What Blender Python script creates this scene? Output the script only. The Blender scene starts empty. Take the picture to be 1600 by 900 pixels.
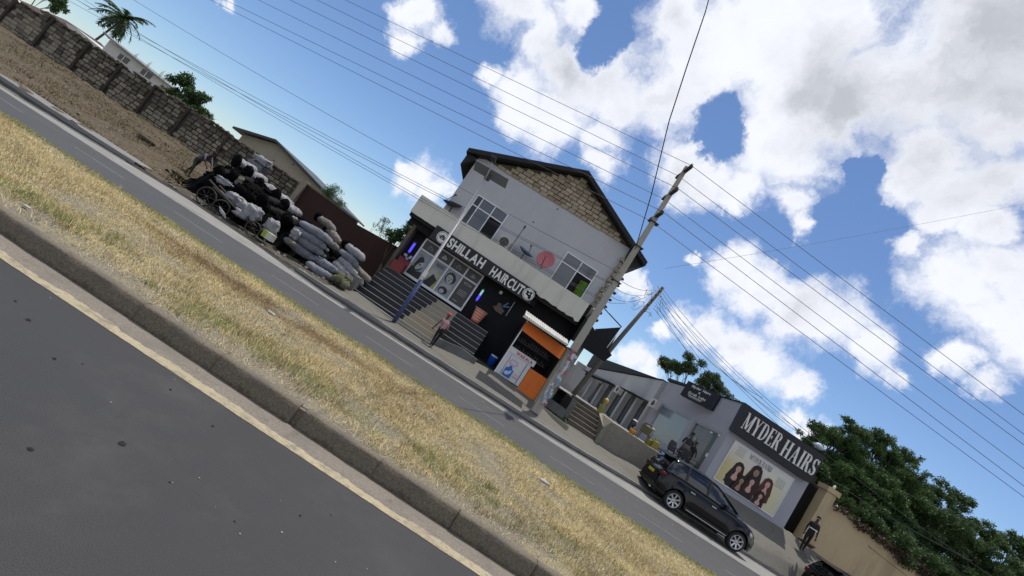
import bpy, bmesh, math, random
import numpy as np
from mathutils import Vector, Matrix, noise as mnoise
random.seed(7)
rad = math.radians
SC = bpy.context.scene
COL = SC.collection
# ------------------------------------------------------------------ camera
ROLL, FPX, PITCH, CAMH = rad(33.5), 750.0, math.atan(74 / 750.0), 2.0
cam_d = bpy.data.cameras.new('camera')
cam_d.sensor_width = 36.0
cam_d.lens = 36.0 * FPX / 1600.0
cam_d.clip_start, cam_d.clip_end = 0.1, 3000
cam = bpy.data.objects.new('camera', cam_d)
COL.objects.link(cam)
_F = Vector((0, math.cos(PITCH), math.sin(PITCH)))
_U = Vector((0, -math.sin(PITCH), math.cos(PITCH)))
_R = Vector((1, 0, 0))
_ex = _R * math.cos(ROLL) + _U * math.sin(ROLL)
_ey = -_R * math.sin(ROLL) + _U * math.cos(ROLL)
cam.matrix_world = Matrix(((_ex.x, _ey.x, -_F.x, 0), (_ex.y, _ey.y, -_F.y, 0), (_ex.z, _ey.z, -_F.z, CAMH), (0, 0, 0, 1)))
SC.camera = cam
# ------------------------------------------------------------------ view, world, sun
SC.view_settings.view_transform = 'Standard'
SC.view_settings.look = 'None'
SC.view_settings.exposure = 0.12
SC.view_settings.gamma = 1.0
SUN_EL, SUN_AZ = rad(74), rad(20)      # azimuth measured from +Y towards +X: the sun stands behind the shops
sd = bpy.data.lights.new('sun', 'SUN')
sd.energy = 3.7; sd.angle = rad(0.5); sd.color = (1, 0.95, 0.87)
sun = bpy.data.objects.new('sun', sd); COL.objects.link(sun)
_sv = Vector((math.sin(SUN_AZ) * math.cos(SUN_EL), math.cos(SUN_AZ) * math.cos(SUN_EL), math.sin(SUN_EL)))
sun.rotation_euler = _sv.to_track_quat('Z', 'Y').to_euler()
sun.location = (0, 0, 30)

BL=[(-0.408,0.815,0.411,0.0398),(-0.404,0.842,0.358,0.0261),(-0.365,0.84,0.403,0.024),(-0.27,0.813,0.515,0.0531),(-0.181,0.81,0.557,0.0404),(-0.208,0.842,0.498,0.0467),(-0.146,0.858,0.493,0.0571),(-0.254,0.875,0.412,0.0255),(-0.205,0.882,0.425,0.047),(-0.184,0.9,0.395,0.0457),(-0.114,0.901,0.419,0.0666),(-0.081,0.87,0.487,0.0757),(-0.011,0.871,0.491,0.0583),(-0.011,0.903,0.43,0.0462),(0.023,0.922,0.386,0.0274),(-0.025,0.782,0.622,0.0564),(0.06,0.799,0.598,0.0946),(0.035,0.84,0.541,0.0614),(0.112,0.752,0.649,0.1024),(0.229,0.745,0.626,0.1055),(0.185,0.697,0.693,0.1019),(0.24,0.799,0.552,0.0647),(0.288,0.784,0.55,0.0508),(0.329,0.807,0.49,0.0314),(0.369,0.803,0.467,0.0228),(0.296,0.722,0.625,0.0688),(0.315,0.675,0.667,0.097),(0.36,0.636,0.682,0.0897),(0.354,0.589,0.727,0.0924),(0.439,0.613,0.657,0.0738),(0.426,0.686,0.589,0.0594),(0.429,0.715,0.553,0.0313),(0.49,0.664,0.564,0.0565),(0.514,0.632,0.58,0.0454),(0.495,0.694,0.523,0.0324),(0.538,0.659,0.525,0.0357),(0.136,0.878,0.459,0.0528),(0.195,0.866,0.461,0.0484),(0.166,0.891,0.422,0.0358),(0.257,0.844,0.47,0.0422),(0.266,0.857,0.442,0.0204),(0.505,0.721,0.475,0.0249),(0.552,0.695,0.46,0.0506),(0.586,0.653,0.48,0.0504),(0.601,0.671,0.434,0.0559),(0.639,0.65,0.412,0.0456),(0.616,0.706,0.349,0.0287),(0.652,0.68,0.335,0.0223),(0.327,0.881,0.341,0.0417),(0.386,0.858,0.339,0.049),(0.444,0.831,0.336,0.051),(0.495,0.801,0.335,0.0484),(0.547,0.775,0.318,0.0383),(0.595,0.747,0.296,0.0199),(0.314,0.921,0.229,0.0243),(0.357,0.905,0.231,0.0355),(0.413,0.882,0.225,0.041),(0.469,0.855,0.221,0.0391),(0.519,0.827,0.216,0.0269),(0.297,0.937,0.183,0.0173),(0.282,0.953,0.109,0.0275),(0.317,0.942,0.106,0.0221),(0.203,0.954,0.222,0.0255),(0.537,0.828,0.163,0.0226),(0.569,0.808,0.155,0.0277),(-0.281,0.944,0.171,0.0374),(-0.241,0.954,0.179,0.0304),(-0.319,0.933,0.168,0.0147),(-0.631,0.749,0.2,0.0107),(0.258,0.908,0.329,0.0097)]

HOLES = [((0.366, 0.74, 0.565), .034), ((0.15, 0.835, 0.53), .062), ((-0.109, 0.83, 0.547), .05), ((0.419, 0.775, 0.473), .07)]
GREYS = [((0.40, 0.59, 0.70), .26), ((0.245, 0.721, 0.648), .10), ((0.30, 0.70, 0.62), .12), ((-0.14, 0.86, 0.47), .09), ((0.36, 0.70, 0.60), .12), ((0.14, 0.878, 0.44), .05)]
world = bpy.data.worlds.new('World'); SC.world = world; world.use_nodes = True
nt = world.node_tree; N = nt.nodes; LK = nt.links
N.clear()
def nd(tree, typ, **kw):
    n = tree.nodes.new(typ)
    for k, v in kw.items():
        if k.startswith('i_'):
            key = k[2:]; key = int(key) if key.isdigit() else key
            n.inputs[key].default_value = v
        else: setattr(n, k, v)
    return n
def wmath(op, a, b=None, c=None, clamp=False):
    n = nt.nodes.new('ShaderNodeMath'); n.operation = op; n.use_clamp = clamp
    for i, x in enumerate((a, b, c)):
        if x is None: continue
        if isinstance(x, (int, float)): n.inputs[i].default_value = x
        else: LK.new(x, n.inputs[i])
    return n.outputs[0]
wout = nd(nt, 'ShaderNodeOutputWorld'); wbg = nd(nt, 'ShaderNodeBackground'); wbg.inputs['Strength'].default_value = 0.115
LK.new(wbg.outputs[0], wout.inputs[0])
sky = nd(nt, 'ShaderNodeTexSky'); sky.sky_type = 'NISHITA'; sky.sun_disc = False
sky.sun_elevation = SUN_EL; sky.sun_rotation = SUN_AZ
sky.air_density = 1.0; sky.dust_density = 0.1; sky.ozone_density = 2.5
tc = nd(nt, 'ShaderNodeTexCoord')
wn = nd(nt, 'ShaderNodeTexNoise', i_Scale=7.0, i_Detail=9.0, i_Roughness=0.66); LK.new(tc.outputs['Generated'], wn.inputs['Vector'])
wsub = nd(nt, 'ShaderNodeVectorMath', operation='SUBTRACT'); LK.new(wn.outputs['Color'], wsub.inputs[0]); wsub.inputs[1].default_value = (.5, .5, .5)
wsc = nd(nt, 'ShaderNodeVectorMath', operation='SCALE'); LK.new(wsub.outputs[0], wsc.inputs[0]); wsc.inputs['Scale'].default_value = 0.14
wadd = nd(nt, 'ShaderNodeVectorMath', operation='ADD'); LK.new(tc.outputs['Generated'], wadd.inputs[0]); LK.new(wsc.outputs[0], wadd.inputs[1])
wdir = wadd.outputs[0]
def blob(c, r, src=None):
    d = nt.nodes.new('ShaderNodeVectorMath'); d.operation = 'DISTANCE'
    LK.new(src or wdir, d.inputs[0]); d.inputs[1].default_value = c
    return wmath('MULTIPLY_ADD', d.outputs['Value'], -1.0 / r, 1.0)
def chain(op, lst, k=None):
    o = lst[0]
    for x in lst[1:]: o = wmath(op, o, x, k)
    return o
field = chain('SMOOTH_MAX', [blob(b[:3], b[3] * (1.32 if b[2] > .4 else 1.5)) for b in BL], 0.22)
hole = chain('MAXIMUM', [blob(c, r) for c, r in HOLES])
hole = wmath('MAXIMUM', hole, 0.0)
field = wmath('MULTIPLY_ADD', hole, -1.6, field)
fb = nd(nt, 'ShaderNodeTexNoise', i_Scale=11.0, i_Detail=14.0, i_Roughness=0.62); LK.new(wdir, fb.inputs['Vector'])
fb2 = wmath('MULTIPLY_ADD', fb.outputs['Fac'], 1.5, -0.75)
field = wmath('ADD', field, fb2)
# beyond the view broken cloud goes on unseen, thickened to brighten ambient light
big = nd(nt, 'ShaderNodeTexNoise', i_Scale=3.2, i_Detail=8.0, i_Roughness=0.58); LK.new(wdir, big.inputs['Vector'])
other = wmath('MULTIPLY_ADD', big.outputs['Fac'], 5.0, -2.2)
dv = nd(nt, 'ShaderNodeVectorMath', operation='DOT_PRODUCT'); LK.new(tc.outputs['Generated'], dv.inputs[0]); dv.inputs[1].default_value = tuple(_F)
mr = nd(nt, 'ShaderNodeMapRange'); mr.inputs['From Min'].default_value = .66; mr.inputs['From Max'].default_value = .5
LK.new(dv.outputs['Value'], mr.inputs['Value'])
other = wmath('MULTIPLY_ADD', wmath('SUBTRACT', 1.0, mr.outputs[0]), -3.0, other)
field = wmath('MAXIMUM', field, other)
al = nd(nt, 'ShaderNodeMapRange', interpolation_type='SMOOTHSTEP'); LK.new(field, al.inputs['Value'])
al.inputs['From Min'].default_value = -0.08; al.inputs['From Max'].default_value = 0.62
# cloud body: white sunlit tops, grey thick bases
gn = nd(nt, 'ShaderNodeTexNoise', i_Scale=7.5, i_Detail=10.0, i_Roughness=0.55); LK.new(wdir, gn.inputs['Vector'])
gfield = wmath('MAXIMUM', chain('MAXIMUM', [blob(c, r) for c, r in GREYS]), 0.0)
gsum = wmath('MULTIPLY_ADD', gn.outputs['Fac'], 3.0, -1.20)
gsum = wmath('ADD', gsum, wmath('MULTIPLY', gfield, 1.15))
gsum = wmath('MULTIPLY', gsum, wmath('MULTIPLY_ADD', field, 0.8, 0.1, clamp=True))
gsm = nd(nt, 'ShaderNodeMapRange', interpolation_type='SMOOTHSTEP'); LK.new(gsum, gsm.inputs['Value']); gsm.inputs['From Min'].default_value = -.1; gsm.inputs['From Max'].default_value = 1.5; gsum = gsm.outputs[0]
cm = nd(nt, 'ShaderNodeMix', data_type='RGBA'); LK.new(gsum, cm.inputs[0])
cm.inputs[6].default_value = (7.7, 7.9, 8.5, 1); cm.inputs[7].default_value = (4.3, 4.5, 4.95, 1)
skm = nd(nt, 'ShaderNodeMix', data_type='RGBA', blend_type='MULTIPLY'); skm.inputs[0].default_value = 1.0
LK.new(sky.outputs[0], skm.inputs[6]); skm.inputs[7].default_value = (0.78, 0.86, 0.98, 1)
fm = nd(nt, 'ShaderNodeMix', data_type='RGBA'); LK.new(al.outputs[0], fm.inputs[0]); LK.new(skm.outputs[2], fm.inputs[6]); LK.new(cm.outputs[2], fm.inputs[7])
LK.new(fm.outputs[2], wbg.inputs['Color'])

# ------------------------------------------------------------------ materials
def mat(name, col, rough=0.85, var=0.25, scale=3.0, bump=0.15, bscale=40.0, metallic=0.0, dirt=0.0, dirtcol=(.05, .045, .04), dscale=1.2, coord='Object', spec=0.35, streak=False, fine=0.12, trans=0.0, coat=0.0):
    m = bpy.data.materials.new(name); m.use_nodes = True
    t = m.node_tree; b = t.nodes['Principled BSDF']
    b.inputs['Roughness'].default_value = rough; b.inputs['Metallic'].default_value = metallic
    b.inputs['Specular IOR Level'].default_value = spec
    if coat: b.inputs['Coat Weight'].default_value = coat; b.inputs['Coat Roughness'].default_value = .05
    tcn = t.nodes.new('ShaderNodeTexCoord'); src = tcn.outputs[coord]
    n1 = nd(t, 'ShaderNodeTexNoise', i_Scale=scale, i_Detail=5.0, i_Roughness=0.6); t.links.new(src, n1.inputs['Vector'])
    mx = nd(t, 'ShaderNodeMix', data_type='RGBA'); t.links.new(n1.outputs['Fac'], mx.inputs[0])
    mx.inputs[6].default_value = tuple(c * (1 - var) for c in col) + (1,); mx.inputs[7].default_value = tuple(min(1, c * (1 + var)) for c in col) + (1,)
    out = mx.outputs[2]
    if fine:
        n2 = nd(t, 'ShaderNodeTexNoise', i_Scale=bscale * 1.7, i_Detail=3.0); t.links.new(src, n2.inputs['Vector'])
        mf = nd(t, 'ShaderNodeMix', data_type='RGBA', blend_type='MULTIPLY'); mf.inputs[0].default_value = 1.0
        r2 = nd(t, 'ShaderNodeMapRange'); t.links.new(n2.outputs['Fac'], r2.inputs['Value']); r2.inputs['From Min'].default_value = .3; r2.inputs['From Max'].default_value = .7
        r2.inputs['To Min'].default_value = 1 - fine * 2; r2.inputs['To Max'].default_value = 1 + fine
        t.links.new(out, mf.inputs[6]); t.links.new(r2.outputs[0], mf.inputs[7]); out = mf.outputs[2]
    if dirt:
        n3 = nd(t, 'ShaderNodeTexNoise', i_Scale=dscale, i_Detail=9.0, i_Roughness=0.68)
        if streak:
            mp = nd(t, 'ShaderNodeMapping'); mp.inputs['Scale'].default_value = (1.6, 1.6, .22); t.links.new(src, mp.inputs['Vector']); t.links.new(mp.outputs[0], n3.inputs['Vector'])
        else: t.links.new(src, n3.inputs['Vector'])
        r3 = nd(t, 'ShaderNodeMapRange', interpolation_type='SMOOTHSTEP'); t.links.new(n3.outputs['Fac'], r3.inputs['Value']); r3.inputs['From Min'].default_value = .48; r3.inputs['From Max'].default_value = .68
        r3.inputs['To Max'].default_value = dirt
        md = nd(t, 'ShaderNodeMix', data_type='RGBA'); t.links.new(r3.outputs[0], md.inputs[0]); t.links.new(out, md.inputs[6]); md.inputs[7].default_value = tuple(dirtcol) + (1,)
        out = md.outputs[2]
    t.links.new(out, b.inputs['Base Color'])
    if bump:
        n4 = nd(t, 'ShaderNodeTexNoise', i_Scale=bscale, i_Detail=6.0, i_Roughness=0.6); t.links.new(src, n4.inputs['Vector'])
        bp = nd(t, 'ShaderNodeBump'); bp.inputs['Strength'].default_value = bump; bp.inputs['Distance'].default_value = 0.02
        t.links.new(n4.outputs['Fac'], bp.inputs['Height']); t.links.new(bp.outputs[0], b.inputs['Normal'])
    if trans: b.inputs['Transmission Weight'].default_value = trans
    return m
def plain(name, col, rough=0.6, metallic=0.0, **k): return mat(name, col, rough, var=.08, bump=0.03, metallic=metallic, fine=.05, **k)
def glow(name, col, s):
    m = plain(name, col, .4); b = m.node_tree.nodes['Principled BSDF']
    b.inputs['Emission Color'].default_value = tuple(col) + (1,); b.inputs['Emission Strength'].default_value = s; return m

# ------------------------------------------------------------------ mesh builder
class MB:
    def __init__(s): s.v = []; s.f = []; s.m = []; s.sm = []
    def add(s, vs, fs, mi=0, smooth=False):
        o = len(s.v); s.v += [tuple(v) for v in vs]
        for f in fs: s.f.append(tuple(i + o for i in f)); s.m.append(mi); s.sm.append(smooth)
        return s
    def box(s, x0, x1, y0, y1, z0, z1, mi=0, jit=0.0, M=None):
        vs = [Vector((x, y, z)) for z in (z0, z1) for y in (y0, y1) for x in (x0, x1)]
        if jit: vs = [v + Vector((random.uniform(-jit, jit), random.uniform(-jit, jit), random.uniform(-jit, jit))) for v in vs]
        if M is not None: vs = [M @ v for v in vs]
        return s.add(vs, [(0, 2, 3, 1), (4, 5, 7, 6), (0, 1, 5, 4), (2, 6, 7, 3), (0, 4, 6, 2), (1, 3, 7, 5)], mi)
    def tube(s, pts, r, n=8, mi=0, caps=True, smooth=True):
        pts = [Vector(p) for p in pts]; rs = r if isinstance(r, (list, tuple)) else [r] * len(pts)
        vs = []; ref = Vector((0, 0, 1))
        for i, p in enumerate(pts):
            d = (pts[min(i + 1, len(pts) - 1)] - pts[max(i - 1, 0)]).normalized()
            if abs(d.dot(ref)) > .95: ref = Vector((1, 0, 0)) if abs(d.x) < .9 else Vector((0, 1, 0))
            a = d.cross(ref).normalized(); b = d.cross(a)
            for k in range(n):
                t = 2 * math.pi * k / n; vs.append(p + (a * math.cos(t) + b * math.sin(t)) * rs[i])
        fs = [(i * n + k, i * n + (k + 1) % n, (i + 1) * n + (k + 1) % n, (i + 1) * n + k) for i in range(len(pts) - 1) for k in range(n)]
        if caps: fs += [tuple(range(n))[::-1], tuple((len(pts) - 1) * n + k for k in range(n))]
        return s.add(vs, fs, mi, smooth)
    def prism(s, poly, y0, y1, mi=0, M=None):      # outline in x,z pushed through y
        n = len(poly); vs = [Vector((x, y0, z)) for x, z in poly] + [Vector((x, y1, z)) for x, z in poly]
        if M is not None: vs = [M @ v for v in vs]
        return s.add(vs, [tuple(range(n)), tuple(range(2 * n - 1, n - 1, -1))] + [(i, i + n, (i + 1) % n + n, (i + 1) % n) for i in range(n)], mi)
    def loft(s, rings, mi=0, closed=True, caps=True, smooth=True, mf=None):
        n = len(rings[0]); vs = [v for r in rings for v in r]; fs = []; o = len(s.v)
        s.v += [tuple(v) for v in vs]
        for i in range(len(rings) - 1):
            for k in range(n if closed else n - 1):
                s.f.append(tuple(o + j for j in (i * n + k, i * n + (k + 1) % n, (i + 1) * n + (k + 1) % n, (i + 1) * n + k)))
                s.m.append(mf(i, k) if mf else mi); s.sm.append(smooth)
        if caps:
            for r in (0, len(rings) - 1):
                s.f.append(tuple(o + r * n + k for k in range(n))); s.m.append(mi); s.sm.append(False)
        return s
    def ball(s, c, r, mi=0, nu=10, nv=7, jit=0.0):
        c = Vector(c); r = Vector(r) if not isinstance(r, (int, float)) else Vector((r, r, r)); rings = []
        for j in range(nv + 1):
            th = math.pi * j / nv
            rings.append([c + Vector((r.x * math.sin(th) * math.cos(2 * math.pi * k / nu) * (1 + random.uniform(-jit, jit)), r.y * math.sin(th) * math.sin(2 * math.pi * k / nu) * (1 + random.uniform(-jit, jit)), r.z * math.cos(th) * (1 + random.uniform(-jit, jit)))) for k in range(nu)])
        return s.loft(rings, mi, caps=False)
    def build(s, name, mats, parent=None, local=False):
        me = bpy.data.meshes.new(name)
        off = Vector((0, 0, 0))
        if parent is not None and not local:
            q = parent
            while q is not None: off += q.location; q = q.parent
        me.from_pydata([tuple(Vector(v) - off) for v in s.v], [], s.f)
        if not isinstance(mats, (list, tuple)): mats = [mats]
        for m in mats: me.materials.append(m)
        me.polygons.foreach_set('material_index', s.m); me.polygons.foreach_set('use_smooth', s.sm)
        me.validate(); me.update()
        bm = bmesh.new(); bm.from_mesh(me); bmesh.ops.recalc_face_normals(bm, faces=bm.faces); bm.to_mesh(me); bm.free()
        o = bpy.data.objects.new(name, me); COL.objects.link(o)
        if parent is not None: o.parent = parent
        return o
def tag(o, label=None, cat=None, group=None, kind=None):
    if label: o['label'] = label
    if cat: o['category'] = cat
    if group: o['group'] = group
    if kind: o['kind'] = kind
    return o
def empty(name, loc, label, cat, group=None, rz=0.0):
    o = bpy.data.objects.new(name, None); o.empty_display_size = .2; COL.objects.link(o); o.location = loc; o.rotation_euler = (0, 0, rz)
    return tag(o, label, cat, group)
def copy_tree(o, parent=None):
    c = o.copy(); COL.objects.link(c); c.parent = parent
    for ch in [k for k in CH.get(o.name, ())] if False else list(o.children): copy_tree(ch, c)
    return c
def inst(o, name=None):
    c = o.copy(); COL.objects.link(c); return c
def share(proto, parent, loc, rot=(0, 0, 0), sc=(1, 1, 1)):
    c = bpy.data.objects.new(proto.name.split('.')[0], proto.data); COL.objects.link(c); c.parent = parent; c.location = loc; c.rotation_euler = rot; c.scale = sc
    return c
def B(name, mats, parent, x0, x1, y0, y1, z0, z1, jit=0.0): return MB().box(x0, x1, y0, y1, z0, z1, 0, jit).build(name, mats, parent)
def T(name, mats, parent, pts, r, n=8): return MB().tube(pts, r, n).build(name, mats, parent)
def struct(name, mb, m): return tag(mb.build(name, m), kind='structure')
def interp(x, tab):
    if x <= tab[0][0]: return tab[0][1:]
    for a, b in zip(tab, tab[1:]):
        if x <= b[0]:
            t = (x - a[0]) / (b[0] - a[0]); return [p + (q - p) * t for p, q in zip(a[1:], b[1:])]
    return tab[-1][1:]

# flat print on a vertical board facing the viewer: coordinates measured on the board
class Flat:
    def __init__(s, o, ex=(1, 0, 0), ez=(0, 0, 1), n=(0, -1, 0), step=.003):
        s.o, s.ex, s.ez, s.n, s.k, s.step = Vector(o), Vector(ex).normalized(), Vector(ez).normalized(), Vector(n), 0, step; s.mb = MB()
    def pt(s, x, z): return s.o + s.ex * x + s.ez * z + s.n * (s.k * s.step)
    def poly(s, pts, mi=0):
        s.k += 1; s.mb.add([s.pt(x, z) for x, z in pts], [tuple(range(len(pts)))], mi); return s
    def rect(s, x0, x1, z0, z1, mi=0): return s.poly([(x0, z0), (x1, z0), (x1, z1), (x0, z1)], mi)
    def ell(s, cx, cz, rx, rz, mi=0, n=18, a=0.0, wob=0.0):
        pts = []
        for k in range(n):
            t = 2 * math.pi * k / n; w = 1 + wob * math.sin(3 * t + cx * 7) ; x, z = rx * math.cos(t) * w, rz * math.sin(t) * w
            pts.append((cx + x * math.cos(a) - z * math.sin(a), cz + x * math.sin(a) + z * math.cos(a)))
        return s.poly(pts, mi)
    def build(s, name, mats, parent): return s.mb.build(name, mats, parent)

# lettering made from Blender's own outline font, one object per letter
_LM = {}
def letter_mesh(ch, bold, ext):
    key = (ch, bold, ext)
    if key not in _LM:
        cu = bpy.data.curves.new('letter', 'FONT'); cu.body = ch; cu.size = 1.0; cu.extrude = ext; cu.offset = bold; cu.resolution_u = 4
        o = bpy.data.objects.new('tmp', cu); COL.objects.link(o)
        dg = bpy.context.evaluated_depsgraph_get(); me = bpy.data.meshes.new_from_object(o.evaluated_get(dg)); me.name = 'letter'
        bpy.data.objects.remove(o); bpy.data.curves.remove(cu)
        xs = [v.co.x for v in me.vertices] or [0, .3]
        _LM[key] = (me, min(xs), max(xs))
    return _LM[key]
def lettering(body, x0, x1, z, h, y, m, parent, bold=0.03, ext=0.05, ex=(1, 0, 0), gap=.09, name='letter', up=(0, 0, 1), slant=0.0):
    """letters from x0 to x1 (along ex from the origin y-plane point) with cap height h; returns the objects"""
    off = Vector((0, 0, 0)); q = parent
    while q is not None: off += q.location; q = q.parent
    W = []; pos = 0.0
    for ch in body:
        if ch == ' ': pos += .42; continue
        me, a, b = letter_mesh(ch, bold, ext); W.append((me, a, pos)); pos += (b - a) + gap
    total = pos - gap; sx = (x1 - x0) / total; sz = h / .70
    ex = Vector(ex).normalized(); up = Vector(up); nrm = ex.cross(up)
    objs = []
    for me, a, p in W:
        me2 = me
        if not me2.materials: me2.materials.append(m)
        elif me2.materials[0] != m:
            me2 = me.copy(); me2.materials[0] = m
        o = bpy.data.objects.new(name, me2); COL.objects.link(o)
        base = Vector(y) + ex * (x0 + (p - a) * sx) + up * z
        sh = up * sz + ex * slant * sz
        Mx = Matrix(((ex.x * sx, sh.x, nrm.x * .35, base.x - off.x), (ex.y * sx, sh.y, nrm.y * .35, base.y - off.y), (ex.z * sx, sh.z, nrm.z * .35, base.z - off.z), (0, 0, 0, 1)))
        o.parent = parent
        if slant: 
            o.data = me2.copy(); o.data.transform(Mx); 
        else: o.matrix_basis = Mx
        objs.append(o)
    return objs
# ================================================================== materials
M_asph = mat('asphalt_near', (.048, .048, .049), .82, var=.14, scale=.45, bump=.35, bscale=110, fine=.35, dirt=.35, dirtcol=(.075, .073, .07), dscale=.35, coord='Object')
M_asph2 = mat('asphalt_far', (.068, .068, .070), .85, var=.10, scale=.6, bump=.2, bscale=90, fine=.25, dirt=.35, dirtcol=(.085, .08, .075), dscale=.5)
M_yellow = mat('worn_yellow_paint', (.37, .315, .205), .85, var=.18, scale=2, bump=.15, bscale=60, dirt=.75, dirtcol=(.165, .138, .10), dscale=4.0)
M_gutter = mat('dusty_gutter_concrete', (.20, .175, .145), .95, var=.18, scale=1.2, bump=.25, bscale=50, dirt=.6, dirtcol=(.13, .12, .105), dscale=1.6, fine=.2)
M_kerb = mat('kerb_concrete', (.165, .138, .10), .95, var=.22, scale=2.2, bump=.5, bscale=32, dirt=.6, dirtcol=(.10, .09, .075), dscale=2.2, fine=.2)
M_soil = mat('median_soil', (.20, .175, .13), 1, var=.3, scale=2.0, bump=.5, bscale=25, dirt=.6, dirtcol=(.30, .25, .13), dscale=1.4, fine=.3)
M_white_line = mat('worn_white_line', (.24, .24, .24), .85, var=.2, scale=6, dirt=.85, dirtcol=(.10, .10, .10), dscale=5)
M_shoulder = mat('pale_concrete_shoulder', (.24, .235, .22), .95, var=.14, scale=1.0, bump=.2, bscale=40, dirt=.5, dirtcol=(.15, .14, .125), dscale=1.3, fine=.15)
M_channel = mat('dark_drain_channel', (.085, .08, .07), .95, var=.35, scale=3, bump=.5, bscale=25, dirt=.6, dirtcol=(.04, .037, .03), dscale=2.5)
M_pave = mat('pavement_concrete', (.145, .137, .118), .95, var=.22, scale=1.1, bump=.3, bscale=30, dirt=.55, dirtcol=(.13, .12, .10), dscale=1.1, fine=.18)
M_dirt = mat('brown_earth', (.105, .082, .054), 1, var=.35, scale=.9, bump=1.0, bscale=9, dirt=.8, dirtcol=(.085, .065, .038), dscale=1.5, fine=.35)
M_black_dirt = mat('sooty_ground', (.085, .073, .056), 1, var=.4, scale=2.2, bump=.9, bscale=18, dirt=.7, dirtcol=(.02, .019, .018), dscale=1.8, fine=.3)
M_far = mat('far_ground', (.20, .17, .11), 1, var=.3, scale=.1, bump=0)
def blotch(m, sc, lo, hi, colr, amt):
    t = m.node_tree; b = t.nodes['Principled BSDF']; src = b.inputs['Base Color'].links[0].from_socket; tcn = [q for q in t.nodes if q.type == 'TEX_COORD'][0]
    n = nd(t, 'ShaderNodeTexNoise', i_Scale=sc, i_Detail=6.0, i_Roughness=0.7); t.links.new(tcn.outputs['Object'], n.inputs['Vector'])
    r = nd(t, 'ShaderNodeMapRange', interpolation_type='SMOOTHSTEP'); r.inputs['From Min'].default_value = lo; r.inputs['From Max'].default_value = hi; r.inputs['To Max'].default_value = amt; t.links.new(n.outputs['Fac'], r.inputs['Value'])
    x = nd(t, 'ShaderNodeMix', data_type='RGBA'); t.links.new(r.outputs[0], x.inputs[0]); t.links.new(src, x.inputs[6]); x.inputs[7].default_value = colr + (1,); t.links.new(x.outputs[2], b.inputs['Base Color'])
blotch(M_asph, 2.3, .64, .72, (.03, .03, .031), .75); blotch(M_asph, 9.0, .70, .76, (.02, .02, .02), .8); blotch(M_asph, .8, .50, .70, (.062, .061, .058), .6); blotch(M_asph, 300.0, .62, .70, (.10, .098, .094), .5)
blotch(M_asph2, 1.4, .58, .70, (.045, .045, .046), .6); blotch(M_kerb, 6.0, .58, .70, (.06, .055, .04), .6); blotch(M_gutter, 5.0, .56, .66, (.11, .095, .075), .6); blotch(M_pave, 2.0, .55, .66, (.09, .085, .075), .55); blotch(M_yellow, 14.0, .52, .62, (.17, .15, .12), .6)
# ================================================================== ground
def sheet(rows, name, m, kind='structure', sub=1, amp=0.0, fz=3.0):
    """rows: list of point lists of the same length running along x"""
    mb = MB(); n = len(rows[0])
    vs = [p for r in rows for p in r]
    if amp: vs = [(x, y, z + amp * mnoise.fractal(Vector((x * fz, y * fz, 3.1)), 1.0, 2.0, 4)) for x, y, z in vs]
    mb.add(vs, [(i * n + k, i * n + k + 1, (i + 1) * n + k + 1, (i + 1) * n + k) for i in range(len(rows) - 1) for k in range(n - 1)], 0, True)
    return tag(mb.build(name, m), kind=kind)
def frange(a, b, n): return [a + (b - a) * i / (n - 1) for i in range(n)]
XS = frange(-44, 44, 177)
far = MB(); far.add([(-900, -60, -.35), (900, -60, -.35), (900, 1500, -.35), (-900, 1500, -.35)], [(0, 1, 2, 3)]); struct('ground', far, M_far)
nr = [[(x, y, 0.012 * math.sin(x * .15) * 0) for x in XS] for y in (-30, 4.86)]
sheet(nr, 'near_road', M_asph)
# debris on the near road: small dark stains and crumbs pressed flat
# yellow edge line with ragged inner edge, gutter, kerb
def rag(x, a, f=3.0, o=0): return a * mnoise.fractal(Vector((x * f, o, .3)), 1.0, 2.0, 5)
gut = [[(x, 4.80, .002) for x in XS], [(x, 5.3, .012) for x in XS]]
sheet(gut, 'gutter_strip', M_gutter)
XL = frange(-16, 14, 1201)
yl = MB(); seg = []
k = 0
for i, x in enumerate(XL[:-1]):
    x2 = XL[i + 1]
    if mnoise.noise(Vector((x * 1.9, 5.5, 0))) > .93: continue
    a0, a1 = 4.80 + rag(x, .010, 5), 4.80 + rag(x2, .010, 5)
    b0 = 4.945 + rag(x, .045, 2.3, 9) + rag(x, .022, 15, 4); b1 = 4.945 + rag(x2, .045, 2.3, 9) + rag(x2, .022, 15, 4)
    yl.add([(x, a0, .0045), (x2, a1, .0045), (x2, b1, .0085), (x, b0, .0085)], [(0, 1, 2, 3)])
struct('yellow_edge_line', yl, M_yellow)
# near kerb: cast stones about a metre long
kroot = tag(MB().box(-44, 44, 5.325, 5.42, -.1, .195).build('median_kerb', M_kerb), kind='structure')
prof = [(5.283, -.02), (5.287, .06), (5.292, .14), (5.300, .205), (5.316, .222), (5.35, .228), (5.40, .228), (5.43, .20), (5.43, -.02)]
kst = []
for v in range(4):
    mb = MB(); nx = 22; rings = []
    for i in range(nx + 1):
        x = -.494 + .988 * i / nx
        rings.append([(x, y + .010 * mnoise.fractal(Vector((x * 3 + v * 7, z * 6, 1)), 1, 2, 4), z + (.008 * mnoise.fractal(Vector((x * 5 + v * 9, y * 4, 2)), 1, 2, 4) if z > .1 else 0)) for y, z in prof])
    mb.loft(rings, 0); o = mb.build('kerb_stone', M_kerb, kroot); kst.append(o)
for i in range(-13, 11):
    if i + 13 < 4: o = kst[i + 13]
    else: o = share(kst[i % 4], kroot, (0, 0, 0))
    o.location = (i + .35, random.uniform(-.012, .012), random.uniform(-.012, .008)); o.rotation_euler = (0, random.uniform(-.006, .006), random.uniform(-.008, .008))
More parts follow.
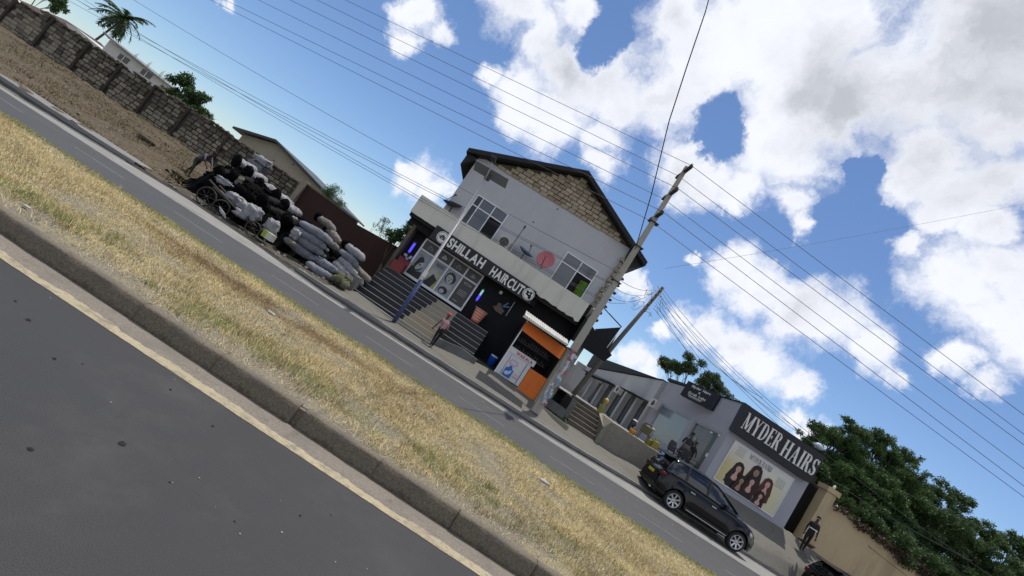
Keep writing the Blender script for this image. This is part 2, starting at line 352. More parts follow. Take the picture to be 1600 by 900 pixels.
# median, crowned
def med_far(x): return 10.62 + .055 * x
def med_z(x, y):
    t = (y - 5.4) / (med_far(x) - 5.4); t = max(0, min(1, t))
    z = .17 + .10 * math.sin(math.pi * min(1, t * 1.15) ** .9) if t < .9 else .17 + .10 * math.sin(math.pi * min(1, t * 1.15) ** .9)
    z = .205 + .055 * math.sin(math.pi * t)
    z += .045 * math.exp(-((y - 8.3 - .05 * x) / .5) ** 2) * (1 - math.exp(-((x + 3.2) / 2.2) ** 2)) - .07 * math.exp(-((y - 8.7 - .05 * x) / .45) ** 2) * math.exp(-((x + 3.4) / 2.0) ** 2)
    return z
rows = []
for j in range(60):
    t = j / 59; rows.append([(x, 5.40 + t * (med_far(x) - 5.40), med_z(x, 5.40 + t * (med_far(x) - 5.40)) - (.3 if j == 59 else 0)) for x in XS])
sheet(rows, 'median', M_soil, amp=.012, fz=2.5)
# far road
def E(x): return 16.0 + .12 * x if x > -16 else 14.08 + .05 * (x + 16)
sheet([[(x, med_far(x) - .2, 0.0) for x in XS], [(x, E(x) + .02, 0.01) for x in XS]], 'far_road', M_asph2)
def strip(x0, x1, yf, w, z, mb, n=12):
    xs = frange(x0, x1, n)
    for a, b in zip(xs, xs[1:]):
        mb.add([(a, yf(a), z), (b, yf(b), z), (b, yf(b) + w, z), (a, yf(a) + w, z)], [(0, 1, 2, 3)])
ln = MB(); x = -20.7
while x < 20:
    strip(x, x + 1.5, lambda q: 13.42 + .05 * q, .055, .0125, ln); x += 3.02
struct('lane_line', ln, M_white_line)
# far side: shoulder, drain channel, pavement and the bank behind it, described station by station
#        x    shoulder  chan0  chan1   edge_y  edge_z  back_y back_z
ST = [(-44, 12.9, 13.2, 14.2, 15.6, .22, 31.5, 1.15),
      (-30, 13.6, 13.9, 14.9, 16.3, .22, 31.5, 1.15),
      (-20, 14.0, 14.25, 15.3, 16.6, .22, 31.0, 1.15),
      (-15.5, 14.15, 14.6, 15.7, 17.0, .2, 30.5, 1.0),
      (-13.2, 14.5, 15.6, 16.1, 17.2, .1, 29.0, .9),
      (-11, 14.7, 16.7, 16.9, 17.2, .02, 27, .6),
      (-8, 15.1, 16.6, 16.8, 17.1, .04, 27, .5),
      (-6.3, 15.3, 16.1, 16.7, 17.3, .12, 24, .5),
      (-5, 15.45, 15.75, 16.75, 17.9, .17, 19.4, .42),
      (-3, 15.7, 15.95, 16.95, 18.2, .17, 19.2, .30),
      (-1.4, 15.9, 16.15, 17.15, 18.3, .17, 19.2, .26),
      (0.2, 16.1, 16.4, 17.4, 18.4, .20, 19.4, .58),
      (1.3, 16.2, 16.6, 17.55, 18.5, .22, 19.75, .70),
      (3.6, 16.5, 17.0, 17.9, 18.8, .22, 19.9, .60),
      (5.2, 16.7, 17.5, 18.2, 19.3, .22, 21.4, .46),
      (7.5, 16.95, 18.5, 19.0, 19.8, .24, 21.5, .50),
      (9.7, 17.2, 19.3, 19.75, 20.3, .32, 22.0, .80),
      (13, 17.6, 20.0, 20.45, 20.9, .45, 24.1, 1.75),
      (17.7, 18.2, 20.9, 21.4, 21.8, .75, 24.1, 1.86),
      (20, 18.5, 21.4, 21.9, 22.2, .9, 24.1, 1.72),
      (26, 19.2, 22.0, 22.5, 22.9, .9, 24.6, 1.7),
      (44, 21.0, 23.5, 24.0, 24.5, .9, 26.5, 1.7)]
def S(x): return interp(x, ST)
XF = frange(-44, 44, 353)
sheet([[(x, E(x) - .01, .012) for x in XF], [(x, E(x) + (S(x)[1] - E(x)) * .5, .02) for x in XF], [(x, S(x)[1] + .01, .035) for x in XF]], 'shoulder', M_shoulder, amp=.006)
sheet([[(x, S(x)[1], .035) for x in XF], [(x, S(x)[1] + .06, -.06) for x in XF], [(x, S(x)[2] - .12, -.05) for x in XF], [(x, S(x)[2] - .04, .10) for x in XF]], 'drain_channel', M_channel, amp=.03, fz=2.2)
lip = MB()
for a, b in zip(XF, XF[1:]):
    if -13 < a < -6.6: continue
    for yy, w, z0, z1 in ((1, .10, -.08, .055), (2, .16, -.1, .165)):
        ya, yb = S(a)[yy] - (.03 if yy == 1 else .06), S(b)[yy] - (.03 if yy == 1 else .06)
        ja = .012 * mnoise.noise(Vector((a * 2, yy, 0))); jb = .012 * mnoise.noise(Vector((b * 2, yy, 0)))
        lip.add([(a, ya, z0), (b, yb, z0), (b, yb, z1 + jb), (a, ya, z1 + ja), (b, yb + w, z1 + jb), (a, ya + w, z1 + ja), (b, yb + w, z0), (a, ya + w, z0)], [(0, 1, 2, 3), (3, 2, 4, 5), (5, 4, 6, 7)])
struct('channel_kerb', lip, M_shoulder)
def bank(x, t):
    s = S(x); y = s[2] + .02 + t * (s[5] - s[2])
    if y < s[3]: z = .15 + (s[4] - .15) * (y - s[2]) / (s[3] - s[2]) if s[4] > .15 else (.10 if y < s[2] + .1 else s[4])
    else:
        q = (y - s[3]) / (s[5] - s[3]); z = s[4] + (s[6] - s[4]) * (q ** .85 if x > 8 else q)
    if x < -12.5:
        z += .10 * mnoise.fractal(Vector((x * .5, y * .5, 0)), 1, 2, 5) * min(1, max(0, (y - s[3]) / 2)) + .55 * math.exp(-((x + 15.3) / 1.3) ** 2 - ((y - 20.5) / 1.6) ** 2)
    return (x, y, z)
def banksheet(x0, x1, name, m, amp, ny=40, step=.2):
    n = int((x1 - x0) / step) + 1; xs = frange(x0, x1, n)
    return sheet([[bank(x, j / (ny - 1)) for x in xs] for j in range(ny)], name, m, amp=amp, fz=1.7)
banksheet(-44, -12.2, 'earth_bank', M_dirt, .13, 90, .15)
banksheet(-12.2, -5.6, 'charcoal_yard_ground', M_black_dirt, .05, 50, .12)
banksheet(-5.6, 44, 'pavement', M_pave, .015, 40)
sheet([[(x, S(x)[5] - .02, S(x)[6] - .01) for x in XF], [(x, 60, 1.1) for x in XF], [(x * 6, 700, 1.1) for x in XF]], 'back_ground', M_far)
# left strip of pavement slab between channel and bank
M_path = mat('grey_footpath', (.21, .205, .195), .95, var=.15, scale=1.2, bump=.2, bscale=40, dirt=.4, dirtcol=(.12, .11, .09))
xs = frange(-44, -12.6, 120)
sheet([[(x, S(x)[2] - .02, .172) for x in xs], [(x, S(x)[3] - .25 + .1 * mnoise.noise(Vector((x, 0, 0))), .20) for x in xs]], 'footpath', M_path, amp=.006)

# ---- small litter and stones
M_stone = mat('field_stone', (.24, .21, .17), .95, var=.3, scale=6, bump=.5, bscale=14)
M_litter = plain('pale_litter', (.36, .35, .33), .8)
M_crumb = plain('black_crumb', (.02, .02, .02), .9)
def rock_mesh(name, m, seed, r=.5):
    random.seed(seed); mb = MB(); mb.ball((0, 0, 0), (r, r * .8, r * .55), 0, 8, 5, .22); o = mb.build(name, m); return o
random.seed(11)
lit = MB()
def crumb(mb, x, y, z, r):
    a = random.random() * 6; n = 5; pts = [(x + r * random.uniform(.6, 1.2) * math.cos(a + k * 1.257), y + r * random.uniform(.6, 1.2) * math.sin(a + k * 1.257)) for k in range(n)]
    mb.add([(p, q, z) for p, q in pts] + [(x, y, z + r * .6)], [(k, (k + 1) % n, n) for k in range(n)])
for k in range(50): crumb(lit, random.uniform(-7, 4), random.uniform(2.0, 5.2), .004, random.uniform(.003, .008))
for k in range(70): crumb(lit, random.uniform(-8, 18), random.uniform(14.0, 18.5), .03, random.uniform(.006, .022))
tag(lit.build('road_litter', M_litter), 'tiny pale crumbs and scraps scattered over the roads', 'litter', kind='stuff')
dk = MB()
for k in range(34): crumb(dk, random.uniform(-6, 3), random.uniform(2.0, 4.6), .004, random.uniform(.008, .03))
tag(dk.build('road_grit', M_crumb), 'dark grit and leaf crumbs lying on the near grey carriageway', 'grit', kind='stuff')
st = MB()
for k in range(420):
    x = random.choice([random.uniform(-30, -12.6), random.uniform(-12.4, -5.4)]); t = random.random() ** 1.2 * .9
    p = bank(x, t); r = random.uniform(.02, .09)
    if t < .06 and x < -12.6: continue
    st.ball((p[0], p[1], p[2] + r * .2), (r, r * .8, r * .6), 0, 6, 4, .2)
tag(st.build('loose_stones', M_stone), 'loose stones and rubble strewn over the earth bank', 'stones', kind='stuff')

# ================================================================== grass
def vnoise(x, y, f, seed):
    rs = np.random.RandomState(seed); g = rs.rand(256, 256); x = x * f + 100.3; y = y * f + 57.1
    xi = np.floor(x).astype(int); yi = np.floor(y).astype(int); fx = x - xi; fy = y - yi; fx = fx * fx * (3 - 2 * fx); fy = fy * fy * (3 - 2 * fy)
    a = g[xi % 256, yi % 256]; b = g[(xi + 1) % 256, yi % 256]; c = g[xi % 256, (yi + 1) % 256]; d = g[(xi + 1) % 256, (yi + 1) % 256]
    return (a * (1 - fx) + b * fx) * (1 - fy) + (c * (1 - fx) + d * fx) * fy
def col_mat(name, rough=.9, trans=0.0):
    m = bpy.data.materials.new(name); m.use_nodes = True; t = m.node_tree; b = t.nodes['Principled BSDF']; b.inputs['Roughness'].default_value = rough; b.inputs['Specular IOR Level'].default_value = .25
    a = t.nodes.new('ShaderNodeAttribute'); a.attribute_name = 'tint'; t.links.new(a.outputs['Color'], b.inputs['Base Color'])
    return m
def tri_mesh(name, V, F, C, m, nper=3):
    me = bpy.data.meshes.new(name); nv, nf = len(V), len(F)
    me.vertices.add(nv); me.vertices.foreach_set('co', V.astype(np.float32).ravel())
    me.loops.add(nf * nper); me.loops.foreach_set('vertex_index', F.astype(np.int32).ravel())
    me.polygons.add(nf); me.polygons.foreach_set('loop_start', np.arange(0, nf * nper, nper, dtype=np.int32)); me.polygons.foreach_set('loop_total', np.full(nf, nper, dtype=np.int32))
    me.update(calc_edges=True)
    if C is not None:
        at = me.color_attributes.new('tint', 'FLOAT_COLOR', 'POINT'); at.data.foreach_set('color', np.concatenate([C, np.ones((nv, 1))], 1).astype(np.float32).ravel())
    me.materials.append(m); o = bpy.data.objects.new(name, me); COL.objects.link(o); return o
rs = np.random.RandomState(3)
NG = 540000
gx = rs.uniform(-15.5, 11.5, NG * 2); tt = rs.rand(NG * 2) ** 1.15
gf = 10.62 + .055 * gx; gy = 5.44 + tt * (gf + .10 - 5.44)
inview = (gx > -1.16 * gy - .6) & (gx < .66 * gy + 1.2)
dens = .30 * vnoise(gx, gy, 1.1, 1) + .40 * vnoise(gx, gy, 3.3, 2) + .35 * vnoise(gx, gy, 8, 4) - .05
d_edge = gy - 5.44
bare = (d_edge < .9) * (vnoise(gx * .6, gy, 1.7, 9) * .75 - d_edge * .5)
keep = inview & (rs.rand(NG * 2) < np.clip(dens * 2.6 - .22, .08, 1)) & (rs.rand(NG * 2) > np.clip(bare * 2.0, 0, .93)) & (rs.rand(NG * 2) < np.clip(d_edge * 7 + .15, 0, 1))
gx, gy = gx[keep][:NG], gy[keep][:NG]; n = len(gx)
gz = np.array([med_z(a, b) for a, b in zip(gx, gy)]) - .005
t = (gy - 5.44) / (10.62 + .055 * gx - 5.44)
L = rs.uniform(.03, .10, n) * (.45 + 1.1 * vnoise(gx, gy, 1.4, 21)); az = rs.rand(n) * 2 * np.pi; tilt = np.clip(rs.normal(.95, .35, n), .1, 1.5)
dx, dy, dz = np.cos(az) * np.sin(tilt), np.sin(az) * np.sin(tilt), np.cos(tilt) * .9
w = rs.uniform(.0014, .0036, n) * (1 + .05 * (gy - 5))
bx, by = -np.sin(az) * w, np.cos(az) * w
V = np.empty((n, 3, 3)); V[:, 0] = np.stack([gx - bx, gy - by, gz], 1); V[:, 1] = np.stack([gx + bx, gy + by, gz], 1); V[:, 2] = np.stack([gx + dx * L, gy + dy * L, gz + dz * L], 1)
straw = np.array([.60, .48, .25]); tan = np.array([.46, .365, .19]); brown = np.array([.25, .165, .085]); green = np.array([.17, .19, .06]); green2 = np.array([.24, .25, .085]); pale = np.array([.64, .58, .40])
g1 = vnoise(gx, gy, .9, 31); g2 = vnoise(gx, gy, 2.6, 32); r = rs.rand(n)
pg = np.clip(.62 - 1.3 * np.abs(t - .14) / .22, 0, 1) * np.clip((g2 - .3) * 2.6, 0, 1) + np.clip((t - .84) * 6, 0, .85) + .10
brow = np.clip(1.5 * np.exp(-((gy - 8.7 - .05 * gx) / .42) ** 2 - ((gx + 3.4) / 2.4) ** 2), 0, .85) + np.clip((g1 - .66) * 1.4, 0, .3)
C = np.where((r < .55)[:, None], straw, tan); C = np.where((rs.rand(n) < .14)[:, None], pale, C)
C = np.where((rs.rand(n) < brow)[:, None], brown, C)
gm = rs.rand(n) < pg; C = np.where(gm[:, None], np.where((rs.rand(n) < .5)[:, None], green, green2), C)
C = C * (rs.uniform(.7, 1.25, n) * (.82 + .36 * vnoise(gx, gy, 5.0, 71)))[:, None]
# taller tufts and weed clumps, in drifts
nt_ = 900; tx_ = rs.uniform(-15, 11, nt_); tt_ = np.where(rs.rand(nt_) < .45, rs.uniform(.03, .25, nt_), rs.rand(nt_)); ty_ = 5.5 + tt_ * (10.62 + .055 * tx_ - 5.5); kp = (vnoise(tx_, ty_, .8, 51) > .42) & (ty_ > 5.6); tx_, ty_, tt_ = tx_[kp], ty_[kp], tt_[kp]
V2, C2 = [], []
for x, y, t_ in zip(tx_, ty_, tt_):
    nb = rs.randint(25, 60); R0 = rs.uniform(.05, .16); gcol = t_ < .3 and rs.rand() < .75 or rs.rand() < .12
    px, py = x + rs.normal(0, R0, nb), y + rs.normal(0, R0, nb); pz = np.array([med_z(a, b) for a, b in zip(px, py)]); a_ = rs.rand(nb) * 6.283; tl = rs.uniform(.2, 1.1, nb); l_ = rs.uniform(.05, .15, nb) * (.8 if gcol else 1); w_ = rs.uniform(.002, .004, nb)
    v = np.empty((nb, 3, 3)); v[:, 0] = np.stack([px + np.sin(a_) * w_, py - np.cos(a_) * w_, pz], 1); v[:, 1] = np.stack([px - np.sin(a_) * w_, py + np.cos(a_) * w_, pz], 1); v[:, 2] = np.stack([px + np.cos(a_) * np.sin(tl) * l_, py + np.sin(a_) * np.sin(tl) * l_, pz + np.cos(tl) * l_], 1)
    c_ = (green if rs.rand() < .5 else green2) if gcol else (tan if rs.rand() < .6 else brown * 1.3); V2.append(v.reshape(-1, 3)); C2.append(np.repeat(c_[None] * rs.uniform(.7, 1.25, nb)[:, None], 3, axis=0))
V = np.concatenate([V.reshape(-1, 3)] + V2); C = np.concatenate([np.repeat(C, 3, axis=0)] + C2); n = len(V) // 3
tri_mesh_o = tri_mesh('dry_grass', V, np.arange(3 * n).reshape(-1, 3), C, col_mat('dry_grass_blades'))
tag(tri_mesh_o, 'dry straw coloured grass covering the raised road median', 'grass', kind='stuff')
# scrub on the earth bank
nb = 60000; bx_ = rs.uniform(-36, -12.4, nb); tb_ = rs.rand(nb); kp = (vnoise(bx_, tb_ * 14, .9, 61) > .45); bx_, tb_ = bx_[kp], tb_[kp]; bp_ = np.array([bank(x, max(.07, t)) for x, t in zip(bx_, tb_)]); nb = len(bx_)
a_ = rs.rand(nb) * 6.283; tl = rs.uniform(.2, 1.3, nb); l_ = rs.uniform(.06, .22, nb); w_ = rs.uniform(.006, .014, nb); v = np.empty((nb, 3, 3))
v[:, 0] = bp_ + np.stack([np.sin(a_) * w_, -np.cos(a_) * w_, 0 * a_], 1); v[:, 1] = bp_ - np.stack([np.sin(a_) * w_, -np.cos(a_) * w_, 0 * a_], 1); v[:, 2] = bp_ + np.stack([np.cos(a_) * np.sin(tl) * l_, np.sin(a_) * np.sin(tl) * l_, np.cos(tl) * l_], 1)
cc = np.where((rs.rand(nb) < .5)[:, None], np.array([.22, .17, .095]), np.where((rs.rand(nb) < .5)[:, None], np.array([.08, .06, .035]), np.array([.12, .12, .05])))
tag(tri_mesh('dry_scrub', v.reshape(-1, 3), np.arange(3 * nb).reshape(-1, 3), np.repeat(cc, 3, axis=0), col_mat('dry_scrub_blades')), 'patchy dry scrub and dead weeds on the brown earth bank', 'scrub', kind='stuff')

for x, y, r_, lb, m_ in ((-3.05, 8.05, .05, 'small pale scrap of board lying in the dry grass dip', M_litter), (2.35, 8.6, .07, 'crumpled grey white bag near the far edge of the grass', M_litter), (-5.2, 5.75, .03, 'white scrap on the soil beside the kerb top', M_litter)):
    tag(MB().ball((x, y, med_z(x, y) + .03), (r_ * 1.8, r_, r_ * .4), 0, 8, 5, .3).build('scrap', m_), lb, 'litter')
# ================================================================== main two-storey barber shop building
def wall_grey(): pass
M_gwall = mat('grey_render', (.47, .47, .48), .9, var=.13, scale=.8, bump=.12, bscale=30, dirt=.35, dirtcol=(.38, .37, .36), dscale=.8, streak=True, fine=.05)
M_parapet = mat('stained_pale_render', (.64, .62, .54), .9, var=.09, scale=.9, bump=.15, bscale=30, dirt=.45, dirtcol=(.36, .36, .29), dscale=1.1, streak=True, fine=.06)
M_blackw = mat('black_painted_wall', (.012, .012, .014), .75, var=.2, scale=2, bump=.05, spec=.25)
M_soffit = mat('dark_soffit', (.02, .02, .021), .9, var=.3, scale=2)
M_block = mat('coral_block', (.40, .33, .235), .95, var=.22, scale=2.0, bump=.9, bscale=12, dirt=.35, dirtcol=(.26, .21, .145), dscale=2.5, fine=.15)
M_block2 = mat('coral_block_pale', (.46, .39, .28), .95, var=.22, scale=2.3, bump=.9, bscale=12, dirt=.35, dirtcol=(.28, .23, .16), dscale=2.5, fine=.15)
M_mortar = mat('dark_mortar', (.13, .10, .07), 1, var=.3, scale=4, bump=.4)
M_roof = mat('black_roof_sheet', (.018, .018, .018), .7, var=.3, scale=2)
M_alu = mat('white_aluminium', (.74, .75, .76), .45, var=.04, bump=.02, fine=.04)
M_glassd = mat('dark_glass', (.018, .021, .026), .06, var=.3, scale=.8, bump=0, fine=0, spec=.6)
M_glassg = mat('grey_film_glass', (.10, .11, .125), .12, var=.15, scale=1, bump=0, fine=0, spec=.6)
M_white = plain('white_paint', (.72, .72, .70), .55)
M_cream = plain('cream_plastic', (.55, .53, .47), .5)
M_steel = plain('dark_steel', (.06, .06, .065), .5, .6)
M_tile = mat('black_step_tile', (.022, .022, .026), .35, var=.3, scale=3, bump=.05)
M_nose = plain('pale_nosing', (.38, .38, .38), .6)
M_btile = mat('beige_step_tile', (.33, .29, .22), .7, var=.12, scale=3, dirt=.3, dirtcol=(.2, .17, .12))
M_bnose = plain('pale_beige_nosing', (.52, .49, .41), .7)
M_conc = mat('rough_grey_concrete', (.15, .15, .145), .95, var=.25, scale=2, bump=.5, bscale=20, dirt=.5, dirtcol=(.07, .07, .06))
bld = empty('shop_building', (-.6, 23.5, .6), 'two storey grey shop building with bare block gable, white balcony parapet and barber shop below', 'building')
# ground floor shell
gf = MB(); gf.box(-5.15, 3.35, 22.30, 32, .3, 4.5); gf.build('ground_floor_wall', M_blackw, bld)
B('left_pier', mat('brown_side_wall', (.11, .09, .07), .9), bld, -5.32, -5.16, 21.7, 32, .3, 4.1)
uw = MB(); uw.prism([(-5.0, 4.5), (3.9, 4.5), (3.9, 9.26), (-4.62, 9.0), (-5.0, 8.83)], 23.5, 32); uw.build('upper_wall', M_gwall, bld)
# gable: recessed mortar face with every block on it
gb = MB(); gb.prism([(-4.55, 8.93), (3.84, 9.24), (-.04, 11.0)], 23.53, 23.9); gb.build('gable_backing', M_mortar, bld)
bp = []
random.seed(5)
M_block3 = mat('coral_block_dark', (.30, .24, .165), .95, var=.25, scale=2.6, bump=.9, bscale=12, dirt=.3, dirtcol=(.2, .16, .11), dscale=2.5)
for k in range(6):
    mb = MB(); w, h = .372, .172; mb.box(-w / 2, w / 2, -.06, .04, -h / 2, h / 2, 0, .014); o = mb.build('block', (M_block, M_block2, M_block3, M_block, M_block2, M_block)[k], bld, local=True); bp.append(o)
cnt = 0; slope = math.atan2(.31, 8.39)
for row in range(12):
    z0 = .10 + row * .205; x = -4.4 + (row % 2) * .21 + random.uniform(-.05, .05)
    while x < 3.8:
        w = random.uniform(.75, 1.15); xc = x + .42 * w / 2
        base = 8.93 + (xc + 4.55) * .037; zc = base + z0
        top = 11.0 - abs(xc + .04) * (2.07 / 4.51 if xc < -.04 else 1.76 / 3.88)
        if zc + .11 < top - .02:
            o = bp[cnt] if cnt < 6 else share(bp[random.randrange(6)], bld, (0, 0, 0))
            o.location = (xc + .6, 23.5 - 23.5 + random.uniform(-.012, .012), zc - .6); o.scale = (w, 1, random.uniform(.93, 1.04)); o.rotation_euler = (0, -.03 + random.uniform(-.012, .012), 0); cnt += 1
        x += .42 * w
# roof
rf = MB()
rp = [(-5.55, 8.62), (-5.55, 8.86), (-.02, 11.24), (4.85, 9.02), (4.85, 8.78), (-.02, 11.02)]
rf.prism(rp, 22.95, 33.2); rf.prism([(-5.50, 8.0), (-5.50, 8.70), (-4.95, 8.70)], 23.2, 32.8); rf.prism([(4.2, 8.2), (4.82, 8.8), (3.85, 9.18), (3.92, 8.2)], 23.3, 32.8)
rf.build('roof', M_roof, bld)
# balcony
sl = MB(); sl.box(-5.68, 3.35, 21.45, 23.5, 4.32, 4.50); sl.build('balcony_slab', M_soffit, bld)
pw = MB()
n = 60; top = [(-5.68 + 8.98 * i / n, 5.38 + .05 * i / n) for i in range(n + 1)]
bot = [(-5.68 + 8.98 * i / n, 4.47 + (.02 * mnoise.noise(Vector((i * .9, 0, 0))) if i < 40 else .10 * mnoise.fractal(Vector((i * .7, 2, 0)), 1, 2, 4) - .02 + .03)) for i in range(n + 1)]
pw.prism([*bot, *top[::-1]], 21.30, 21.44); pw.box(-5.68, -5.55, 21.44, 23.5, 4.51, 5.38); pw.box(3.18, 3.30, 21.44, 23.49, 4.51, 5.43)
pw.build('parapet', M_parapet, bld)
fa = MB(); fa.prism([(-5.6, 4.30), (-5.62, 4.0), (1.3, 3.95), (1.3, 4.31)], 21.72, 22.29); fa.build('fascia_box', M_blackw, bld)
# balcony floor clutter
# windows upstairs
def window(x0, x1, z0, z1, y, cols, trans, parent, fr=.055, glass=None):
    w = MB(); d = .07
    w.box(x0, x1, y - d, y, z1 - fr, z1); w.box(x0, x1, y - d, y, z0, z0 + fr)
    w.box(x0, x0 + fr, y - d, y, z0 + fr, z1 - fr); w.box(x1 - fr, x1, y - d, y, z0 + fr, z1 - fr)
    for c in cols: w.box(c - fr / 2, c + fr / 2, y - d + .004, y, z0 + fr, z1 - fr)
    if trans:
        xs = [x0 + fr] + sum([[c - fr / 2, c + fr / 2] for c in cols], []) + [x1 - fr]
        for a, b in zip(xs[::2], xs[1::2]): w.box(a, b, y - d + .004, y, trans - fr / 2, trans + fr / 2)
    win = w.build('window', M_alu, parent)
    edges = [x0 + fr] + sum([[c - fr / 2, c + fr / 2] for c in cols], []) + [x1 - fr]
    rows = [(z0 + fr, z1 - fr)] if not trans else [(z0 + fr, trans - fr / 2), (trans + fr / 2, z1 - fr)]
    for j, (a, b) in enumerate(zip(edges[::2], edges[1::2])):
        for k, (p, q) in enumerate(rows):
            g = glass[(j, k)] if glass and (j, k) in glass else M_glassg
            MB().box(a, b, y - .03, y - .015, p, q).build('pane', g, win)
    return win
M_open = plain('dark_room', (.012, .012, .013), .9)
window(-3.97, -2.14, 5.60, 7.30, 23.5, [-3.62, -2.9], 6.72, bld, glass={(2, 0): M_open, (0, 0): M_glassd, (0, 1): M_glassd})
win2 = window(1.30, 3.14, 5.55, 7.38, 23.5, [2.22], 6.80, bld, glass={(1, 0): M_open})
M_green = mat('green_curtain', (.10, .22, .015), .9, var=.3, scale=5)
cur = MB()
for k in range(9):
    z = 5.62 + k * .105; cur.tube([(2.62 + .02 * (k % 2), 23.41, z), (2.85, 23.38, z + .05), (3.06 - k * .006, 23.42, z + .06)], .055, 7)
tag(cur.build('green_cloth_bundle', M_green), 'bright green bundled cloth hanging in the open right upstairs window', 'cloth')
# AC unit
ac = empty('air_conditioner', (-1.45, 23.2, 5.62), 'cream outdoor air conditioner unit on the grey wall between the upstairs windows', 'air conditioner')
B('casing', M_cream, ac, -1.84, -1.04, 22.95, 23.28, 5.62, 6.22)
mb = MB(); mb.tube([(-1.56, 22.945, 5.93), (-1.56, 22.93, 5.93)], .235, 20); mb.build('fan_grille', M_steel, ac)
mb = MB()
for r in (.08, .15, .21):
    mb.tube([(-1.56 + r * math.cos(t * .3142), 22.925, 5.93 + r * math.sin(t * .3142)) for t in range(21)], .006, 4, caps=False)
mb.build('fan_guard', M_cream, ac)
B('side_vent', plain('grey_vent', (.3, .3, .28)), ac, -1.24, -1.10, 22.943, 22.95, 5.75, 6.05)
B('bracket', M_steel, ac, -1.75, -1.71, 22.98, 23.5, 5.57, 5.61); B('bracket', M_steel, ac, -1.17, -1.13, 22.98, 23.5, 5.57, 5.61)
# dishes
def dish(name, loc, r, face, m, label, feed=1):
    d = empty(name, loc, label, 'satellite dish')
    f = Vector(face).normalized(); a = f.cross(Vector((0, 0, 1))).normalized(); b = a.cross(f); c = Vector(loc) + Vector((0, 0, .45)); rings = []
    for j in range(6):
        q = r * j / 5 + .001; dep = .16 * r * (q / r) ** 2 * 2
        rings.append([c + f * dep + a * q * math.cos(t * math.pi / 12) + b * q * math.sin(t * math.pi / 12) for t in range(24)])
    back = [[p - f * .02 for p in rg] for rg in rings[::-1]]
    MB().loft(rings + back, 0, caps=False).build('reflector', m, d)
    tip = c + f * r * 1.15 - b * r * .1 * 0
    T('feed_arm', M_steel, d, [c - b * r * .9 + f * .2 * r, tip], .018, 6)
    MB().ball(tip, .06, 0, 8, 5).build('feed_head', m if feed == 1 else M_steel, d)
    T('mast', M_steel, d, [c - f * .04, c - f * .16 - Vector((0, 0, .1)), Vector(loc)], .03, 6)
    return d
dish('satellite_dish', (-4.65, 23.15, 5.55), .50, (-.25, -.10, .95), mat('dark_grey_dish', (.07, .08, .09), .6), 'dark grey satellite dish at the far left end of the balcony')
dish('satellite_dish', (-.42, 22.9, 5.55), .42, (.15, -.25, .95), mat('blue_grey_dish', (.10, .13, .2), .6), 'blue grey satellite dish tilted flat beside the red dish')
dish('satellite_dish', (.62, 22.55, 5.75), .44, (-.25, -.93, .22), mat('faded_red_dish', (.50, .16, .17), .6, var=.12), 'faded red satellite dish facing the road on the balcony')
pp = empty('antenna_post', (-1.13, 22.6, 5.4), 'thin grey post with dark lamp head standing on the balcony behind the parapet', 'post')
T('post_tube', mat('grey_pipe', (.22, .22, .24), .5), pp, [(-1.13, 22.6, 5.1), (-1.10, 22.6, 6.95)], .035, 8)
MB().ball((-1.10, 22.6, 7.0), (.05, .05, .12), 0, 8, 5).build('lamp_head', M_steel, pp)
# wall spots
B('wall_fixing', M_steel, bld, -.95, -.89, 23.47, 23.5, 7.62, 7.69); B('wall_fixing', M_steel, bld, -.30, -.26, 23.47, 23.5, 8.86, 8.95)
# ---- signboard
sg = empty('shop_sign', (-1.6, 21.7, 4.05), 'black shop sign with raised white letters SHILLAH HAIRCUT and two round logos', 'sign')
MB().prism([(-4.30, 3.93), (1.04, 3.92), (1.02, 4.56), (-4.30, 4.60)], 21.16, 21.29).build('sign_board', mat('sign_black', (.02, .02, .024), .5), sg)
M_let = plain('white_letter', (.74, .73, .68), .5)
lettering('SHILLAH', -3.46, -1.60, 4.05, .42, (0, 21.145, 0), M_let, sg, bold=.03, ext=.10, gap=.08)
lettering('HAIRCUT', -1.20, .48, 4.03, .42, (0, 21.145, 0), M_let, sg, bold=.03, ext=.10, gap=.08)
for cx in (-3.80, .76):
    f = Flat((cx, 21.155, 4.26)); f.ell(0, 0, .27, .27, 0, 28); f.ell(0, 0, .235, .235, 1, 28); f.ell(0, 0, .215, .215, 0, 28)
    if cx < 0: f.poly([(-.14, -.10), (0, .15), (.14, -.10)], 1); f.poly([(-.07, -.06), (0, .06), (.07, -.06)], 0); f.rect(-.18, .18, -.03, .02, 1); f.rect(-.12, .12, .05, .08, 1)
    else: f.ell(.02, .02, .14, .10, 1, a=.7, wob=.2); f.ell(-.08, .08, .07, .05, 1); f.ell(.1, -.08, .06, .1, 1); f.ell(.02, .03, .05, .03, 0)
    f.build('logo_disc', [M_let, M_blackw], sg)
# ---- shopfront
sf = empty('shopfront', (-2.95, 22.2, 1.95), 'white framed glass shopfront with dark film panes and faded portrait posters', 'shopfront')
X0, X1, Z0, Z1 = -4.58, -1.37, 1.98, 3.95
cols = [-3.78, -2.98, -2.18]
fr = MB(); y0, y1 = 22.17, 22.298; w = .075
fr.box(X0, X1, y0, y1, Z1 - w, Z1); fr.box(X0, X1, y0, y1, Z0, Z0 + .12); fr.box(X0, X0 + w, y0, y1, Z0 + .12, Z1 - w); fr.box(X1 - w, X1, y0, y1, Z0 + .12, Z1 - w)
for c in cols: fr.box(c - .035, c + .035, y0 + .006, y1, Z0 + .12, Z1 - w)
ex = [X0 + w] + sum([[c - .035, c + .035] for c in cols], []) + [X1 - w]
for a, b in zip(ex[::2], ex[1::2]): fr.box(a, b, y0 + .006, y1, 3.36, 3.43)
fr.build('frame', M_alu, sf)
